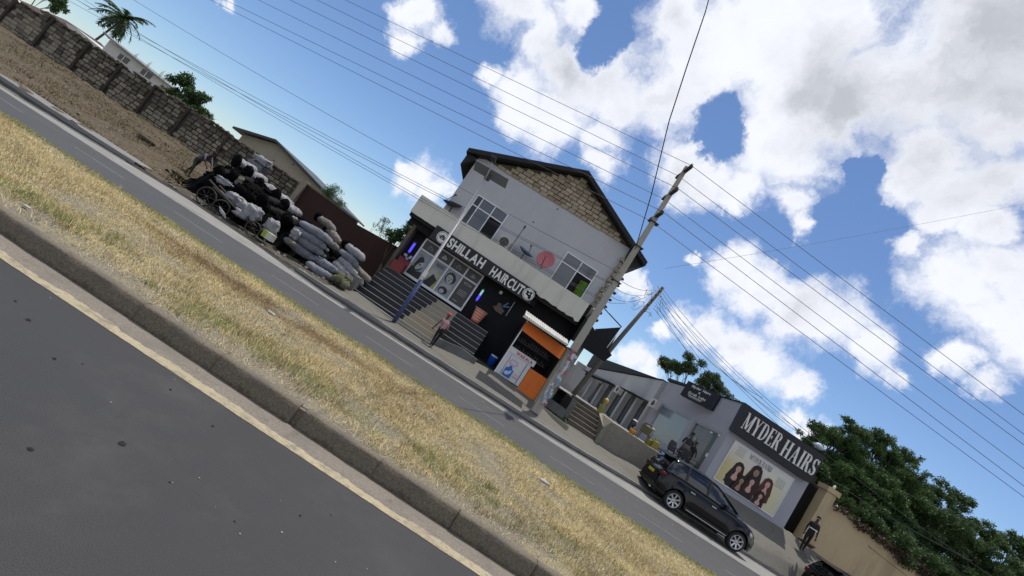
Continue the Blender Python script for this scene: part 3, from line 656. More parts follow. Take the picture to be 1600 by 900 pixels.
M_film = mat('dark_window_film', (.035, .035, .04), .3, var=.3, scale=2, bump=0, spec=.5)
M_pgrey = mat('faded_grey_print', (.30, .33, .36), .5, var=.1, scale=2, bump=0); M_pyel = mat('faded_yellow_print', (.42, .38, .18), .5, var=.15, bump=0); M_pskin = mat('faded_portrait_print', (.22, .22, .22), .5, var=.3, scale=6, bump=0); M_pink = mat('dark_print_ink', (.02, .022, .025), .4, bump=0); M_ppale = mat('pale_print', (.42, .43, .42), .5, var=.1, bump=0)
pm = [M_film, M_pgrey, M_pyel, M_pskin, M_pink, M_ppale]
for j, (a, b) in enumerate(zip(ex[::2], ex[1::2])):
    MB().box(a, b, 22.25, 22.28, 3.43, Z1 - w).build('transom_pane', M_film, sf)
    pn = MB().box(a, b, 22.25, 22.28, Z0 + .12, 3.36).build('pane', M_film if j == 3 else M_glassg, sf)
    f = Flat((a, 22.247, Z0 + .12)); W_, H_ = b - a, 3.36 - Z0 - .12
    if j == 0:
        f.rect(0, W_, 0, H_, 1); f.ell(W_ * .45, H_ * .50, W_ * .30, H_ * .30, 4, wob=.1); f.ell(W_ * .55, H_ * .46, W_ * .17, H_ * .20, 5, a=-.5); f.poly([(0, 0), (W_, 0), (W_ * .9, H_ * .3), (W_ * .5, H_ * .22), (W_ * .1, H_ * .36)], 4); f.ell(W_ * .52, H_ * .50, .07, .03, 4); f.ell(W_ * .3, H_ * .82, .12, .06, 3)
    if j == 1:
        f.rect(0, W_, 0, H_, 1); f.poly([(0, 0), (W_, 0), (W_, H_ * .62), (0, H_ * .7)], 2); f.ell(W_ * .5, H_ * .45, .2, .3, 5)
        for q in range(4): f.rect(W_ * .3, W_ * .85, H_ * (.80 + q * .035), H_ * (.815 + q * .035), 4)
        f.poly([(W_ * .1, 0), (W_ * .75, 0), (W_ * .9, H_ * .35), (W_ * .5, H_ * .5), (W_ * .3, H_ * .2)], 4)
    if j == 2:
        f.rect(0, W_, 0, H_, 1); f.ell(W_ * .45, H_ * .70, W_ * .36, H_ * .22, 4, wob=.06); f.ell(W_ * .42, H_ * .66, W_ * .22, H_ * .17, 5, a=.3); f.ell(W_ * .36, H_ * .69, .05, .018, 4); f.ell(W_ * .52, H_ * .69, .05, .018, 4); f.ell(W_ * .43, H_ * .60, .07, .02, 4)
        f.poly([(W_ * .1, H_ * .2), (W_ * .9, H_ * .34), (W_ * .8, H_ * .48), (W_ * .2, H_ * .42)], 5); f.ell(W_ * .45, H_ * .18, W_ * .3, H_ * .14, 4); f.ell(W_ * .4, H_ * .14, W_ * .16, H_ * .08, 5)
    if j == 3:
        for q in range(4): f.rect(W_ * .2, W_ * .8, H_ * (.38 + q * .06), H_ * (.395 + q * .06), 5)
        f.ell(W_ * .5, H_ * .86, W_ * .3, .05, 5); f.ell(W_ * .5, H_ * .86, W_ * .22, .03, 0); f.ell(W_ * .35, H_ * .12, .14, .02, 1)
    f.build('pane_print', pm, sf)
    f = Flat((a, 22.247, 3.43)); 
    f.ell(W_ * .5, .21, .12, .10, 3 if j != 1 else 5, wob=.25); f.ell(W_ * .5, .19, .05, .05, 5 if j % 2 else 0); f.build('transom_print', pm, sf)
# barber light tubes
M_blue = glow('blue_neon', (.08, .06, .9), 1.3); M_wtube = glow('pale_neon', (.35, .75, .75), .5); M_redl = glow('red_neon', (.5, .05, .08), .4)
def barber_light(x, y, z0, z1, label, mats):
    b = empty('barber_light', (x, y, z0), label, 'barber light')
    n = len(mats); h = (z1 - z0 - .16) / n
    B('bracket', M_steel, b, x - .05, x + .05, y, y + .1, z0, z0 + .08); B('cap', M_steel, b, x - .05, x + .05, y, y + .1, z1 - .08, z1)
    for i, m in enumerate(mats): T('tube', m, b, [(x, y + .02, z0 + .08 + i * h), (x, y + .02, z0 + .08 + (i + 1) * h)], .055 if len(mats) < 3 else .05, 10)
barber_light(-4.86, 22.05, 2.85, 3.50, 'glowing blue barber light tube at the left end of the shopfront', [M_blue, M_blue])
barber_light(-1.05, 22.1, 2.72, 3.45, 'blue and white barber light tube right of the glass shopfront', [M_blue, M_blue, M_wtube, M_wtube])
rb = empty('red_bench', (-4.75, 21.6, 1.95), 'dark red upholstered chair box on the landing left of the shopfront', 'chair')
M_redb = mat('dark_red_vinyl', (.20, .03, .03), .5, var=.2)
B('seat', M_redb, rb, -5.05, -4.5, 21.3, 21.85, 1.87, 2.32); B('backrest', M_redb, rb, -5.05, -4.5, 21.85, 21.98, 2.0, 2.60)
fl = MB(); 
for k in range(7): fl.ball((-4.7 + random.uniform(-.2, .2), 21.7, 2.66 + random.uniform(-.05, .12)), .07, 0, 6, 4, .2)
tag(fl.build('plastic_flowers', mat('blue_white_flowers', (.35, .38, .5), .8, var=.5, scale=12)), 'small heap of pale blue and white things on the red chair back', 'flowers')
# ---- decoration on black wall
dc = Flat((0.02, 22.28, 3.2), n=(0, -1, 0)); M_wood = mat('grey_brown_board', (.17, .12, .10), .8); M_sc = plain('blue_scissors', (.10, .20, .45), .5); M_rd = plain('muted_red', (.35, .10, .08), .6)
mb = MB()
mb.prism([(-.30, -.10), (-.10, -.22), (.24, -.22), (.28, 0), (.05, .10), (-.02, .22), (-.18, .18), (-.16, .02)], 22.2, 22.27, 0, Matrix.Translation((.02, 0, 3.1)))
wd = tag(empty('wall_decoration', (.02, 22.25, 3.1), 'small grey board shaped like hands with blue scissors on the black wall', 'decoration'))
mb.build('board', M_wood, wd)
for a in (.5, 1.1):
    Mx = Matrix.Translation((.10, 22.19, 3.22)) @ Matrix.Rotation(-a, 4, 'Y'); MB().box(0, .34, -.02, 0, -.03, .03, 0, 0, Mx).build('scissor_blade', M_sc, wd)
lb = tag(MB().box(-.38, -.24, 22.2, 22.28, 3.66, 3.80).build('wall_lamp', M_white), 'small square white lamp on the black wall above the scissors board', 'lamp')
T_ = MB(); T_.tube([(.47, 22.2, 2.95), (.47, 22.2, 3.72)], .018, 6); tag(T_.build('wall_tube', M_white), 'thin white vertical tube on the black wall near the kiosk roof', 'tube')
# ---- steps
stp = empty('front_steps', (-2.4, 19.2, .2), 'broad flight of black and beige steps with pale nosings below the barber shop', 'steps')
nst = 8
for k in range(nst):
    y = 19.15 + k * .32; z0 = .10 if k == 0 else .42 + (k - 1) * .205 - .02; zt = .42 + k * .205
    xl = -5.15; xb0 = -3.05 + k * .085; xb1 = -1.42; xr = .20
    for nm, a, b, m in (('step', xl, xb0, M_tile), ('step', xb0, xb1, M_btile), ('step', xb1, xr, M_tile)):
        zz = z0
        if nm and b == xr and k == 0: continue
        s_ = MB().box(a, b, y, 22.2 if k == nst - 1 else y + .36, .1, zt).build('step', m, stp)
        MB().box(a, b, y - .012, y + .03, zt, zt + .018).build('nosing', M_nose if m is M_tile else M_bnose, s_)
MB().box(-5.42, -5.152, 18.85, 22.2, 0, .9).box(-5.4, -1.5, 18.86, 19.148, .0, .30).build('side_wall', M_conc, stp)
rw = MB(); rw.add([(-1.42, 19.3, .1), (.42, 19.3, .1), (.42, 19.3, .75), (-.3, 19.3, .80), (-1.42, 19.3, .60), (-1.42, 19.5, .1), (.42, 19.5, .1), (.42, 19.5, .75), (-.3, 19.5, .80), (-1.42, 19.5, .60)], [(0, 1, 2, 3, 4), (9, 8, 7, 6, 5), (2, 7, 8, 3), (3, 8, 9, 4), (1, 6, 7, 2), (0, 4, 9, 5)])
rw.build('retaining_block', M_conc, stp)
# red-white striped basket
bk = MB(); M_rstripe = plain('salmon_red_plastic', (.62, .16, .10), .5); M_pstripe = plain('pale_pink_plastic', (.70, .40, .30), .5)
rings = []
for i in range(11):
    r = .20 + .10 * i / 10; rings.append([(-.58 + r * math.cos(t * .314), 21.75 + r * math.sin(t * .314), 1.92 + .62 * i / 10) for t in range(20)])
bk.loft(rings, 0, mf=lambda i, k: 1 if i in (2, 4, 6, 8) else 0)
bk.tube([(-.58 + .31 * math.cos(t * .314), 21.75 + .31 * math.sin(t * .314), 2.54) for t in range(21)], .022, 5, 1, caps=False)
tag(bk.build('laundry_basket', [M_rstripe, M_pstripe]), 'salmon red striped plastic bin on the landing right of the shopfront', 'bin')
# blue bucket
bb = empty('water_bucket', (1.02, 20.9, .72), 'bright blue plastic water bucket with white lid left of the kiosk', 'bucket')
bx = MB(); bx.loft([[(1.02 + r * math.cos(t * .393), 20.9 + r * math.sin(t * .393), z) for t in range(16)] for r, z in ((.15, .70), (.20, 1.10), (.215, 1.12), (.215, 1.15))], 0); bx.build('body', plain('blue_plastic', (.02, .11, .55), .35), bb)
MB().tube([(1.02, 20.9, 1.15), (1.02, 20.9, 1.20)], .18, 16).build('lid', M_white, bb)
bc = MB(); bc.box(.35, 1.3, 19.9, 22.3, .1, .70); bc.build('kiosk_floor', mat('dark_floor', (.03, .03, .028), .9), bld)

# ---- kiosk
M_or = mat('orange_paint', (.72, .17, .025), .6, var=.1, scale=2, dirt=.25, dirtcol=(.4, .1, .03), dscale=3, streak=True)
M_post = mat('weathered_beige_wood', (.30, .27, .20), .9, var=.2, dirt=.4, dirtcol=(.16, .15, .09))
ki = empty('kiosk', (2.4, 19.8, .65), 'orange and white mobile money kiosk with a dark serving hatch beside the concrete pole', 'kiosk')
B('side_post', M_white, ki, 1.26, 1.31, 19.78, 19.84, .68, 3.18); B('corner_post', M_post, ki, 3.28, 3.46, 19.75, 19.95, .45, 3.2)
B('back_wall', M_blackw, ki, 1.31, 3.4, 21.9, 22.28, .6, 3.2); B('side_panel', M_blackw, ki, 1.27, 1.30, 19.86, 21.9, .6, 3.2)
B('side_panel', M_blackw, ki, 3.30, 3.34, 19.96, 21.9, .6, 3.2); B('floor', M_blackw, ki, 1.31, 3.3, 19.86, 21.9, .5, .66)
va = MB(); va.add([(1.27, 19.62, 2.72), (3.22, 19.62, 2.58), (3.24, 19.80, 3.10), (1.25, 19.80, 3.17), (1.27, 19.64, 2.72), (3.22, 19.64, 2.58), (3.24, 19.82, 3.10), (1.25, 19.82, 3.17)], [(0, 1, 2, 3), (7, 6, 5, 4), (0, 4, 5, 1), (0, 3, 7, 4), (1, 5, 6, 2)])
va.build('valance', M_or, ki)
MB().box(1.45, 3.1, 21.2, 21.5, 1.9, 1.94).box(1.45, 3.1, 21.2, 21.5, 2.3, 2.34).build('shelf', M_steel, ki)
goods = MB(); random.seed(3)
for k in range(26): 
    x = 1.5 + k * .06; z = 1.94 if k % 2 else 2.34; goods.box(x, x + .045, 21.25, 21.35, z, z + random.uniform(.1, .22))
goods.build('shelf_goods', mat('dim_goods', (.10, .09, .08), .7, var=.8, scale=8), ki)
M_wk = mat('white_kiosk_board', (.62, .62, .63), .5, var=.05, dirt=.25, dirtcol=(.4, .4, .4), dscale=3)
lp = B('lower_panel', M_wk, ki, 1.31, 2.42, 19.79, 19.83, .72, 1.70); B('lower_panel', M_or, ki, 2.44, 3.27, 19.79, 19.83, .60, 1.62)
hd = B('header_board', M_wk, ki, 1.31, 2.52, 19.77, 19.80, 1.71, 1.96)
lettering('WAKALA', 1.62, 2.40, 1.77, .13, (0, 19.765, 0), plain('red_ink', (.5, .04, .05), .6), hd, bold=.03, ext=.01)
f = Flat((1.31, 19.788, .72))
f.rect(.02, .18, .05, .93, 0); f.rect(.185, .20, .02, .96, 3); f.rect(.93, .95, .02, .96, 3); f.rect(.96, 1.10, .05, .93, 0); f.ell(.45, .70, .20, .14, 1); f.ell(.45, .70, .14, .08, 4)
f.rect(.26, .62, .06, .42, 2); f.ell(.44, .44, .11, .10, 2, wob=.2); f.ell(.40, .22, .11, .08, 4, a=.3); f.ell(.50, .30, .05, .09, 4, a=-.3); f.rect(.68, .90, .18, .26, 1); f.rect(.68, .88, .32, .35, 1)
f.build('panel_print', [M_wk, plain('pink_print', (.62, .35, .40), .5), plain('blue_print', (.03, .13, .42), .5), M_pink, plain('pale_blue_print', (.45, .55, .7), .5)], lp)
# white corrugated canopy
cn = empty('metal_canopy', (2.0, 19.4, 3.3), 'narrow white corrugated metal canopy above the orange kiosk', 'canopy')
ca = MB(); nn = 66
for rr in (0,):
    vs = []; 
    for i in range(nn + 1):
        x = 1.02 + 2.12 * i / nn; dz = .018 * math.sin(i * 1.9); vs.append((x, 19.25, 3.27 + dz - (x - 1) * .03)); vs.append((x, 19.95, 3.50 + dz - (x - 1) * .03))
    o_ = len(vs); vs += [(x, y, z + .012) for x, y, z in vs]
    ca.add(vs, [(2 * i, 2 * i + 2, 2 * i + 3, 2 * i + 1) for i in range(nn)] + [(o_ + 2 * i, o_ + 2 * i + 1, o_ + 2 * i + 3, o_ + 2 * i + 2) for i in range(nn)] + [(2 * i, 2 * i + 2, o_ + 2 * i + 2, o_ + 2 * i) for i in range(nn)])
ca.build('corrugated_sheet', mat('weathered_white_metal', (.5, .49, .46), .6, dirt=.3, dirtcol=(.25, .22, .18)), cn)
B('front_rail', M_parapet, cn, 1.0, 3.14, 19.22, 19.27, 3.17, 3.25)

# ---- concrete power pole with pasted posters
M_pole = mat('pole_concrete', (.38, .355, .30), .95, var=.12, scale=1.5, bump=.3, bscale=25, dirt=.5, dirtcol=(.22, .20, .17), dscale=1.5, streak=True)
pole = empty('power_pole', (3.35, 19.0, .4), 'tall grey concrete power pole with posters pasted round its foot in front of the shops', 'power pole')
ps = MB()
def taper(mb, xb, yb, xt, yt, z0, z1, w0, d0, w1, d1, mi=0):
    vs = []
    for (x, y, z, w, d) in ((xb, yb, z0, w0, d0), (xt, yt, z1, w1, d1)): vs += [(x - w / 2, y - d / 2, z), (x + w / 2, y - d / 2, z), (x + w / 2, y + d / 2, z), (x - w / 2, y + d / 2, z)]
    mb.add(vs, [(0, 1, 5, 4), (1, 2, 6, 5), (2, 3, 7, 6), (3, 0, 4, 7), (4, 5, 6, 7), (3, 2, 1, 0)], mi)
taper(ps, 3.42, 19.0, 3.28, 19.0, .3, 12.1, .33, .28, .155, .15)
ps.build('shaft', M_pole, pole)
M_ins = plain('brown_insulator', (.05, .035, .03), .4); M_iron = plain('rusty_iron', (.05, .04, .035), .7)
WP = [(3.29, 18.35, 11.87), (3.28, 19.65, 11.93), (3.30, 18.35, 10.76), (3.30, 19.65, 10.72), (3.32, 18.35, 9.62), (3.31, 19.65, 9.60)]
for z in (11.78, 10.65, 9.52):
    am = MB(); am.box(3.22, 3.36, 18.25, 18.87, z, z + .09); am.box(3.22, 3.36, 19.13, 19.75, z, z + .09); c = am.build('crossarm', M_iron, pole)
    for y in (18.35, 19.65): MB().tube([(3.29, y, z + .09), (3.29, y, z + .13), (3.29, y, z + .16), (3.29, y, z + .22)], [.05, .075, .05, .04], 8).build('insulator', M_ins, c)
bn = MB()
for z in (9.3, 8.1, 6.4, 3.1): bn.box(3.14, 3.56, 18.84, 19.16, z, z + .035)
bn.build('strap', M_iron, pole)
random.seed(21)
pal = [plain('poster_white', (.55, .55, .56), .7), plain('poster_blue', (.18, .33, .48), .7), plain('poster_red', (.38, .10, .14), .7), plain('poster_grey', (.30, .31, .33), .7), plain('poster_ink', (.08, .08, .09), .7)]
fp = Flat((3.42, 18.842, .5), step=.0012)
for k in range(34):
    x = random.uniform(-.18, .08); z = random.uniform(.2, 2.5); fp.rect(x, x + random.uniform(.08, .16), z, z + random.uniform(.10, .26), random.choice([0, 0, 0, 1, 3, 3, 2]))
    for q in range(3): zz = z + .03 + q * .03; fp.rect(x + .01, x + random.uniform(.04, .08), zz, zz + .010, random.choice([4, 4, 2, 1]))
tag(fp.build('pasted_posters', pal, pole), kind='stuff')
# ---- solar street light
M_lpole = plain('white_galvanised', (.55, .55, .54), .45, .1); M_bpole = mat('dull_blue_paint', (.05, .07, .17), .6, var=.3, scale=4)
sl_ = empty('street_light', (-3.06, 18.6, .15), 'slim white solar street light with a blue painted foot in front of the steps', 'street light')
T('pole_foot', M_bpole, sl_, [(-3.05, 18.6, .1), (-3.08, 18.6, 2.15)], .085, 12)
T('pole_shaft', M_lpole, sl_, [(-3.08, 18.6, 2.15), (-3.10, 18.6, 2.16), (-3.25, 18.6, 6.8)], [.085, .072, .05], 12)
T('lamp_arm', M_lpole, sl_, [(-3.25, 18.6, 6.75), (-3.28, 18.3, 7.25), (-3.28, 17.9, 7.4)], .03, 8)
Mx = Matrix.Translation((-3.28, 17.75, 7.43)) @ Matrix.Rotation(rad(-8), 4, 'X'); MB().box(-.11, .11, -.28, .2, -.035, .04, 0, 0, Mx).build('lamp_head', M_steel, sl_)
Mx = Matrix.Translation((-3.18, 18.6, 7.15)) @ Matrix.Rotation(rad(-3), 4, 'Y') @ Matrix.Rotation(rad(-20), 4, 'X'); sp = MB().box(-.74, .74, -.32, .32, -.02, .02, 0, 0, Mx).build('solar_panel', mat('solar_panel_back', (.22, .24, .27), .4), sl_)
B('battery_box', M_steel, sl_, -3.32, -3.12, 18.5, 18.72, 6.86, 7.02)
B('label_plate', M_white, sl_, -3.17, -3.01, 18.50, 18.512, 2.3, 2.55)
# ================================================================== left side: block wall, houses, trees
M_wb = [mat('weathered_block', (.235, .205, .155), .95, var=.3, scale=2.5, bump=.8, bscale=14, dirt=.7, dirtcol=(.06, .055, .045), dscale=1.3, fine=.2),
        mat('pale_weathered_block', (.31, .27, .20), .95, var=.25, scale=2.5, bump=.8, bscale=14, dirt=.6, dirtcol=(.09, .08, .06), dscale=1.5, fine=.2),
        mat('mossy_dark_block', (.10, .088, .068), .95, var=.35, scale=2.5, bump=.8, bscale=14, dirt=.5, dirtcol=(.15, .135, .10), dscale=1.8, fine=.2)]
M_wbk = mat('dark_wall_joint', (.085, .072, .053), 1, var=.4, scale=2, bump=.6)
bw = empty('block_wall', (-25, 30, .8), 'long weathered coral block boundary wall with dark buttress posts above the earth bank', 'wall')
def wtop(x): return 3.20 + .06 * math.sin(x * .5) - (.35 if x < -34 else 0) + .05 * mnoise.noise(Vector((x * 1.3, 0, 0)))
bk_ = MB(); xs = frange(-46, -13.0, 90)
bk_.prism([(-46, .5)] + [(x, wtop(x) - .10) for x in xs] + [(-13.0, .5)], 30.06, 30.3); bk_.build('wall_core', M_wbk, bw)
random.seed(9); protos = []
for k in range(9):
    w, h = .47, .225; mb = MB(); bmx = bmesh.new()
    mb.loft([[(-w / 2 + .01, y, z) for y, z in ((.05, -h / 2 + .01), (-.03, -h / 2 + .02), (-.03, h / 2 - .02), (.05, h / 2 - .01))],
             [(-w / 2 + .04, y, z) for y, z in ((.05, -h / 2), (-.06 + random.uniform(-.015, .015), -h / 2 + .01), (-.06, h / 2 - .01), (.05, h / 2))],
             [(w / 2 - .04, y, z) for y, z in ((.05, -h / 2), (-.06, -h / 2 + .01), (-.06 + random.uniform(-.015, .015), h / 2 - .01), (.05, h / 2))],
             [(w / 2 - .01, y, z) for y, z in ((.05, -h / 2 + .01), (-.03, -h / 2 + .02), (-.03, h / 2 - .02), (.05, h / 2 - .01))]], 0, smooth=False)
    protos.append(mb.build('block', M_wb[k // 3], bw, local=True)); bmx.free()
M_postd = mat('dark_post_concrete', (.05, .043, .034), .95, var=.4, bump=.5)
posts = [-35.6, -33.0, -30.3, -27.9, -25.4, -22.9, -19.9, -17.2]
placed = 0; rest = MB(); cand = []
for row in range(11):
    x = -44 + (row % 2) * .25
    while x < -13.2:
        w = random.uniform(.75, 1.1) * .5; z = .62 + row * .25; xc = x + w / 2
        if z + .13 < wtop(xc) + (.06 if random.random() < .5 else -.05) and z > .55: cand.append((xc, z, w))
        x += w + .012
cand.sort(key=lambda c: (c[0] < -36.5, -c[0] if c[0] > -36.5 else 0))
for (xc, z, w) in cand:
    if any(abs(xc - p) < .16 for p in posts): continue
    rel = (z - .6) / 2.6; r = random.random()
    mi = 2 if r < .05 + 1.25 * max(0, rel - .15) ** 1.6 + (.3 if xc > -19 else 0) else (1 if r < .75 - .2 * rel else 0)
    if placed < 296 and xc < -19.0 and xc > -33 or placed < 296 and xc >= -19.0 and z > 1.7:
        pr = protos[mi * 3 + random.randrange(3)]
        if placed < 9: pr = protos[placed]; o = pr
        else: o = share(pr, bw, (0, 0, 0))
        o.location = (xc + 25, random.uniform(-.02, .02), z - .8); o.scale = (w / .5, 1, random.uniform(.9, 1.02)); o.rotation_euler = (0, random.uniform(-.03, .03), 0); placed += 1
    else: rest.box(xc - w / 2 + .012, xc + w / 2 - .012, 29.95 + random.uniform(-.02, .02), 30.05, z - .108, z + .108, mi, .012)
tag(rest.build('blockwork', M_wb, bw), kind='stuff')
for i, p in enumerate(posts):
    Mx = Matrix.Translation((p, 29.8, 2.0)) @ Matrix.Rotation(rad(-1.5), 4, 'Y'); MB().box(-.075, .075, .05, .16, -1.35, 1.22, 0, .01, Mx).build('buttress_post', M_postd, bw)
moss = MB(); random.seed(31)
for k in range(260):
    x = random.uniform(-40, -13.2); moss.ball((x, 30.08 + random.uniform(-.1, .1), wtop(x) - .03 + random.uniform(-.08, .06)), (random.uniform(.08, .25), .12, random.uniform(.04, .10)), 0, 6, 4, .3)
tag(moss.build('wall_top_crust', M_wbk, bw), kind='stuff')
# red brown wall
M_red = mat('red_brown_wall', (.048, .024, .019), .95, var=.15, scale=1.2, bump=.3, dirt=.4, dirtcol=(.06, .03, .025), dscale=.9, streak=True)
rdw = empty('red_wall', (-9, 27, .5), 'dark red brown rendered wall between the charcoal heap and the shops', 'wall')
mb = MB(); mb.prism([(-12.95, .2), (-12.95, 3.13), (-9.33, 2.95), (-9.30, 2.82), (-5.2, 3.15), (-5.2, .2)], 27, 27.25); mb.build('wall_face', M_red, rdw)
mb = MB(); mb.prism([(-13.05, .3), (-13.05, 3.32), (-12.8, 3.32), (-12.72, .3)], 26.7, 27.3); mb.build('end_pier', M_wb[1], rdw)
mb = MB(); mb.prism([(-12.9, 3.14), (-12.9, 3.19), (-9.33, 3.01), (-9.33, 2.955)], 26.95, 27.3); mb.build('coping', M_wbk, rdw)
# cream gabled house
ch = empty('gabled_house', (-20, 38, 1), 'cream house gable with thin dark roof edge behind the block wall', 'house')
M_crm = mat('cream_wall', (.34, .31, .25), .9, var=.06, dirt=.3, dirtcol=(.25, .22, .17), streak=True)
MB().prism([(-24.5, 1), (-24.5, 4.15), (-21.8, 4.98), (-15.9, 3.65), (-15.9, 1)], 38, 46).build('wall', M_crm, ch)
MB().prism([(-25.1, 4.05), (-25.1, 4.22), (-21.8, 5.2), (-15.2, 3.72), (-15.2, 3.58), (-21.8, 5.03)], 37.4, 46.5).build('roof', plain('thin_dark_roof', (.06, .07, .08), .6), ch)
for x, z in ((-21.3, 3.7), (-18.2, 3.6), (-19.9, 4.3)): B('wall_vent', M_wbk, ch, x, x + .09, 37.97, 38.0, z, z + .09)
# white flat houses
wh = empty('white_house', (-38.6, 42, 1), 'white unfinished house with bare column bars on its flat roof beyond the wall', 'house')
M_wh = mat('white_house_wall', (.52, .52, .50), .85, var=.05)
MB().prism([(-41.4, 1), (-41.4, 4.84), (-35.7, 4.36), (-35.7, 1)], 42, 50).build('wall', M_wh, wh)
MB().prism([(-41.9, 5.0), (-41.9, 5.12), (-41.2, 4.98), (-35.5, 4.46), (-35.5, 4.36), (-41.3, 4.85)], 41.6, 50).build('roof', plain('grey_roof_slab', (.20, .21, .21), .8), wh)
for x0 in (-39.9, -37.5):
    wfr = MB().box(x0, x0 + 1.0, 41.96, 42.0, 3.85, 4.35).build('window', M_glassd, wh); MB().box(x0 + .47, x0 + .53, 41.93, 41.958, 3.85, 4.35).build('mullion', M_white, wfr)
for x in (-39.4, -38.0, -36.6, -36.1):
    for q in range(3): T('rebar', plain('rebar_grey', (.25, .26, .28), .7), wh, [(x + q * .09, 42.6, 4.4), (x + q * .09 + .02, 42.6, 5.1 + .1 * q)], .018, 5)
wl = tag(MB().prism([(-45.9, 1), (-45.9, 3.95), (-44.9, 4.10), (-41.7, 3.75), (-41.7, 1)], 42.5, 48).build('white_boundary_block', M_wh), 'long low white building side just over the block wall left of the palm', 'building')
rh = empty('red_roof_house', (-49, 42, 1), 'low house with faded red brown roof at the far left behind the wall', 'house')
MB().prism([(-50.2, 1), (-50.2, 3.3), (-45.9, 3.3), (-45.9, 1)], 43, 50).build('wall', M_crm, rh)
mb = MB(); mb.add([(-50.4, 42.3, 3.35), (-45.2, 42.3, 3.35), (-45.8, 46, 4.35), (-49.8, 46, 4.35), (-50.4, 50, 3.35), (-45.2, 50, 3.35)], [(0, 1, 2, 3), (1, 5, 2), (5, 4, 3, 2), (4, 0, 3)]); mb.build('roof', mat('faded_red_roof', (.075, .05, .045), .8), rh)

# ---- foliage
def leaf_mat(name, c1, c2):
    m = bpy.data.materials.new(name); m.use_nodes = True; t = m.node_tree; b = t.nodes['Principled BSDF']; b.inputs['Roughness'].default_value = .55; b.inputs['Specular IOR Level'].default_value = .3
    oi = nd(t, 'ShaderNodeTexCoord'); n1 = nd(t, 'ShaderNodeTexNoise', i_Scale=1.3, i_Detail=6.0, i_Roughness=.75); t.links.new(oi.outputs['Object'], n1.inputs['Vector'])
    r = nd(t, 'ShaderNodeMapRange'); r.inputs['From Min'].default_value = .35; r.inputs['From Max'].default_value = .65; t.links.new(n1.outputs['Fac'], r.inputs['Value'])
    mx = nd(t, 'ShaderNodeMix', data_type='RGBA'); t.links.new(r.outputs[0], mx.inputs[0]); mx.inputs[6].default_value = c1 + (1,); mx.inputs[7].default_value = c2 + (1,); t.links.new(mx.outputs[2], b.inputs['Base Color'])
    tr = nd(t, 'ShaderNodeBsdfTranslucent'); t.links.new(mx.outputs[2], tr.inputs['Color']); ms = nd(t, 'ShaderNodeMixShader'); ms.inputs[0].default_value = .3
    o = t.nodes['Material Output']; t.links.new(b.outputs[0], ms.inputs[1]); t.links.new(tr.outputs[0], ms.inputs[2]); t.links.new(ms.outputs[0], o.inputs['Surface']); return m
M_bark = mat('grey_brown_bark', (.10, .08, .06), .95, var=.3, bump=.6, bscale=20)
M_leafA = leaf_mat('mid_green_leaves', (.034, .075, .02), (.09, .15, .042))
M_leafB = leaf_mat('dark_green_leaves', (.03, .062, .02), (.07, .12, .035))
M_leafC = leaf_mat('bluish_green_leaves', (.05, .10, .04), (.10, .17, .08))
def leaves(cs, sizes, n, lw, ll, rs, droop=.2, elong=None):
    """n leaf quads spread in gaussian clumps"""
    cs = np.array(cs); sizes = np.array(sizes); p = sizes ** 2; p /= p.sum(); idx = rs.choice(len(cs), n, p=p)
    d = rs.normal(size=(n, 3)); d /= np.linalg.norm(d, axis=1)[:, None]; rr = rs.rand(n) ** .45
    C = cs[idx] + d * (sizes[idx] * rr)[:, None] * np.array([1, 1, .72])
    a = rs.normal(size=(n, 3)); a[:, 2] -= droop; a /= np.linalg.norm(a, axis=1)[:, None]; b = np.cross(a, rs.normal(size=(n, 3))); b /= np.linalg.norm(b, axis=1)[:, None]
    L = (ll * rs.uniform(.6, 1.3, n))[:, None]; W = (lw * rs.uniform(.6, 1.3, n))[:, None]
    V = np.empty((n, 4, 3)); V[:, 0] = C; V[:, 1] = C + a * L * .5 + b * W * .5; V[:, 2] = C + a * L; V[:, 3] = C + a * L * .5 - b * W * .5
    return V.reshape(-1, 3), np.arange(4 * n).reshape(-1, 4)
def tree(base, tips, label, n, lw, ll, m, seed, trunk=.16, spread=.6, sub=5, cat='tree', name='tree', group=None, droop=.2, lean=None):
    """base point, list of (x,y,z,r) crown masses; limbs grow to each, twigs scatter round them"""
    random.seed(seed); rs = np.random.RandomState(seed); root = empty(name, base, label, cat, group)
    b = Vector(base); cen = sum((Vector(t[:3]) for t in tips), Vector()) / len(tips); fork = b + (cen - b) * .4 + Vector((random.uniform(-.2, .2), 0, 0))
    mb = MB(); mb.tube([b - Vector((0, 0, .3)), b + (fork - b) * .5 + Vector((.06, 0, 0)), fork], [trunk * 1.25, trunk, trunk * .8], 8)
    cs, sz = [], []
    for (x, y, z, r) in tips:
        e = Vector((x, y, z)); mid = fork + (e - fork) * .5 + Vector((random.uniform(-.3, .3), random.uniform(-.3, .3), random.uniform(0, .3))) * r * .5
        mb.tube([fork, mid, e], [trunk * .55, trunk * .35, trunk * .12], 6)
        for k in range(sub):
            d = Vector((random.gauss(0, 1), random.gauss(0, 1), random.gauss(.1, .8))).normalized() * r * random.uniform(.35, 1.15)
            q = e + Vector((d.x, d.y, d.z * .8)); mb.tube([mid + (e - mid) * random.random(), q], [trunk * .14, .012], 4); cs.append(tuple(q)); sz.append(r * random.uniform(.18, spread))
        cs.append((x, y, z)); sz.append(r * .6)
    mb.build('trunk', M_bark, root)
    V, F = leaves(cs, sz, n, lw, ll, rs, droop); V = V - np.array(base)
    o = tri_mesh('crown', V, F, None, m, 4); o.parent = root
    return root
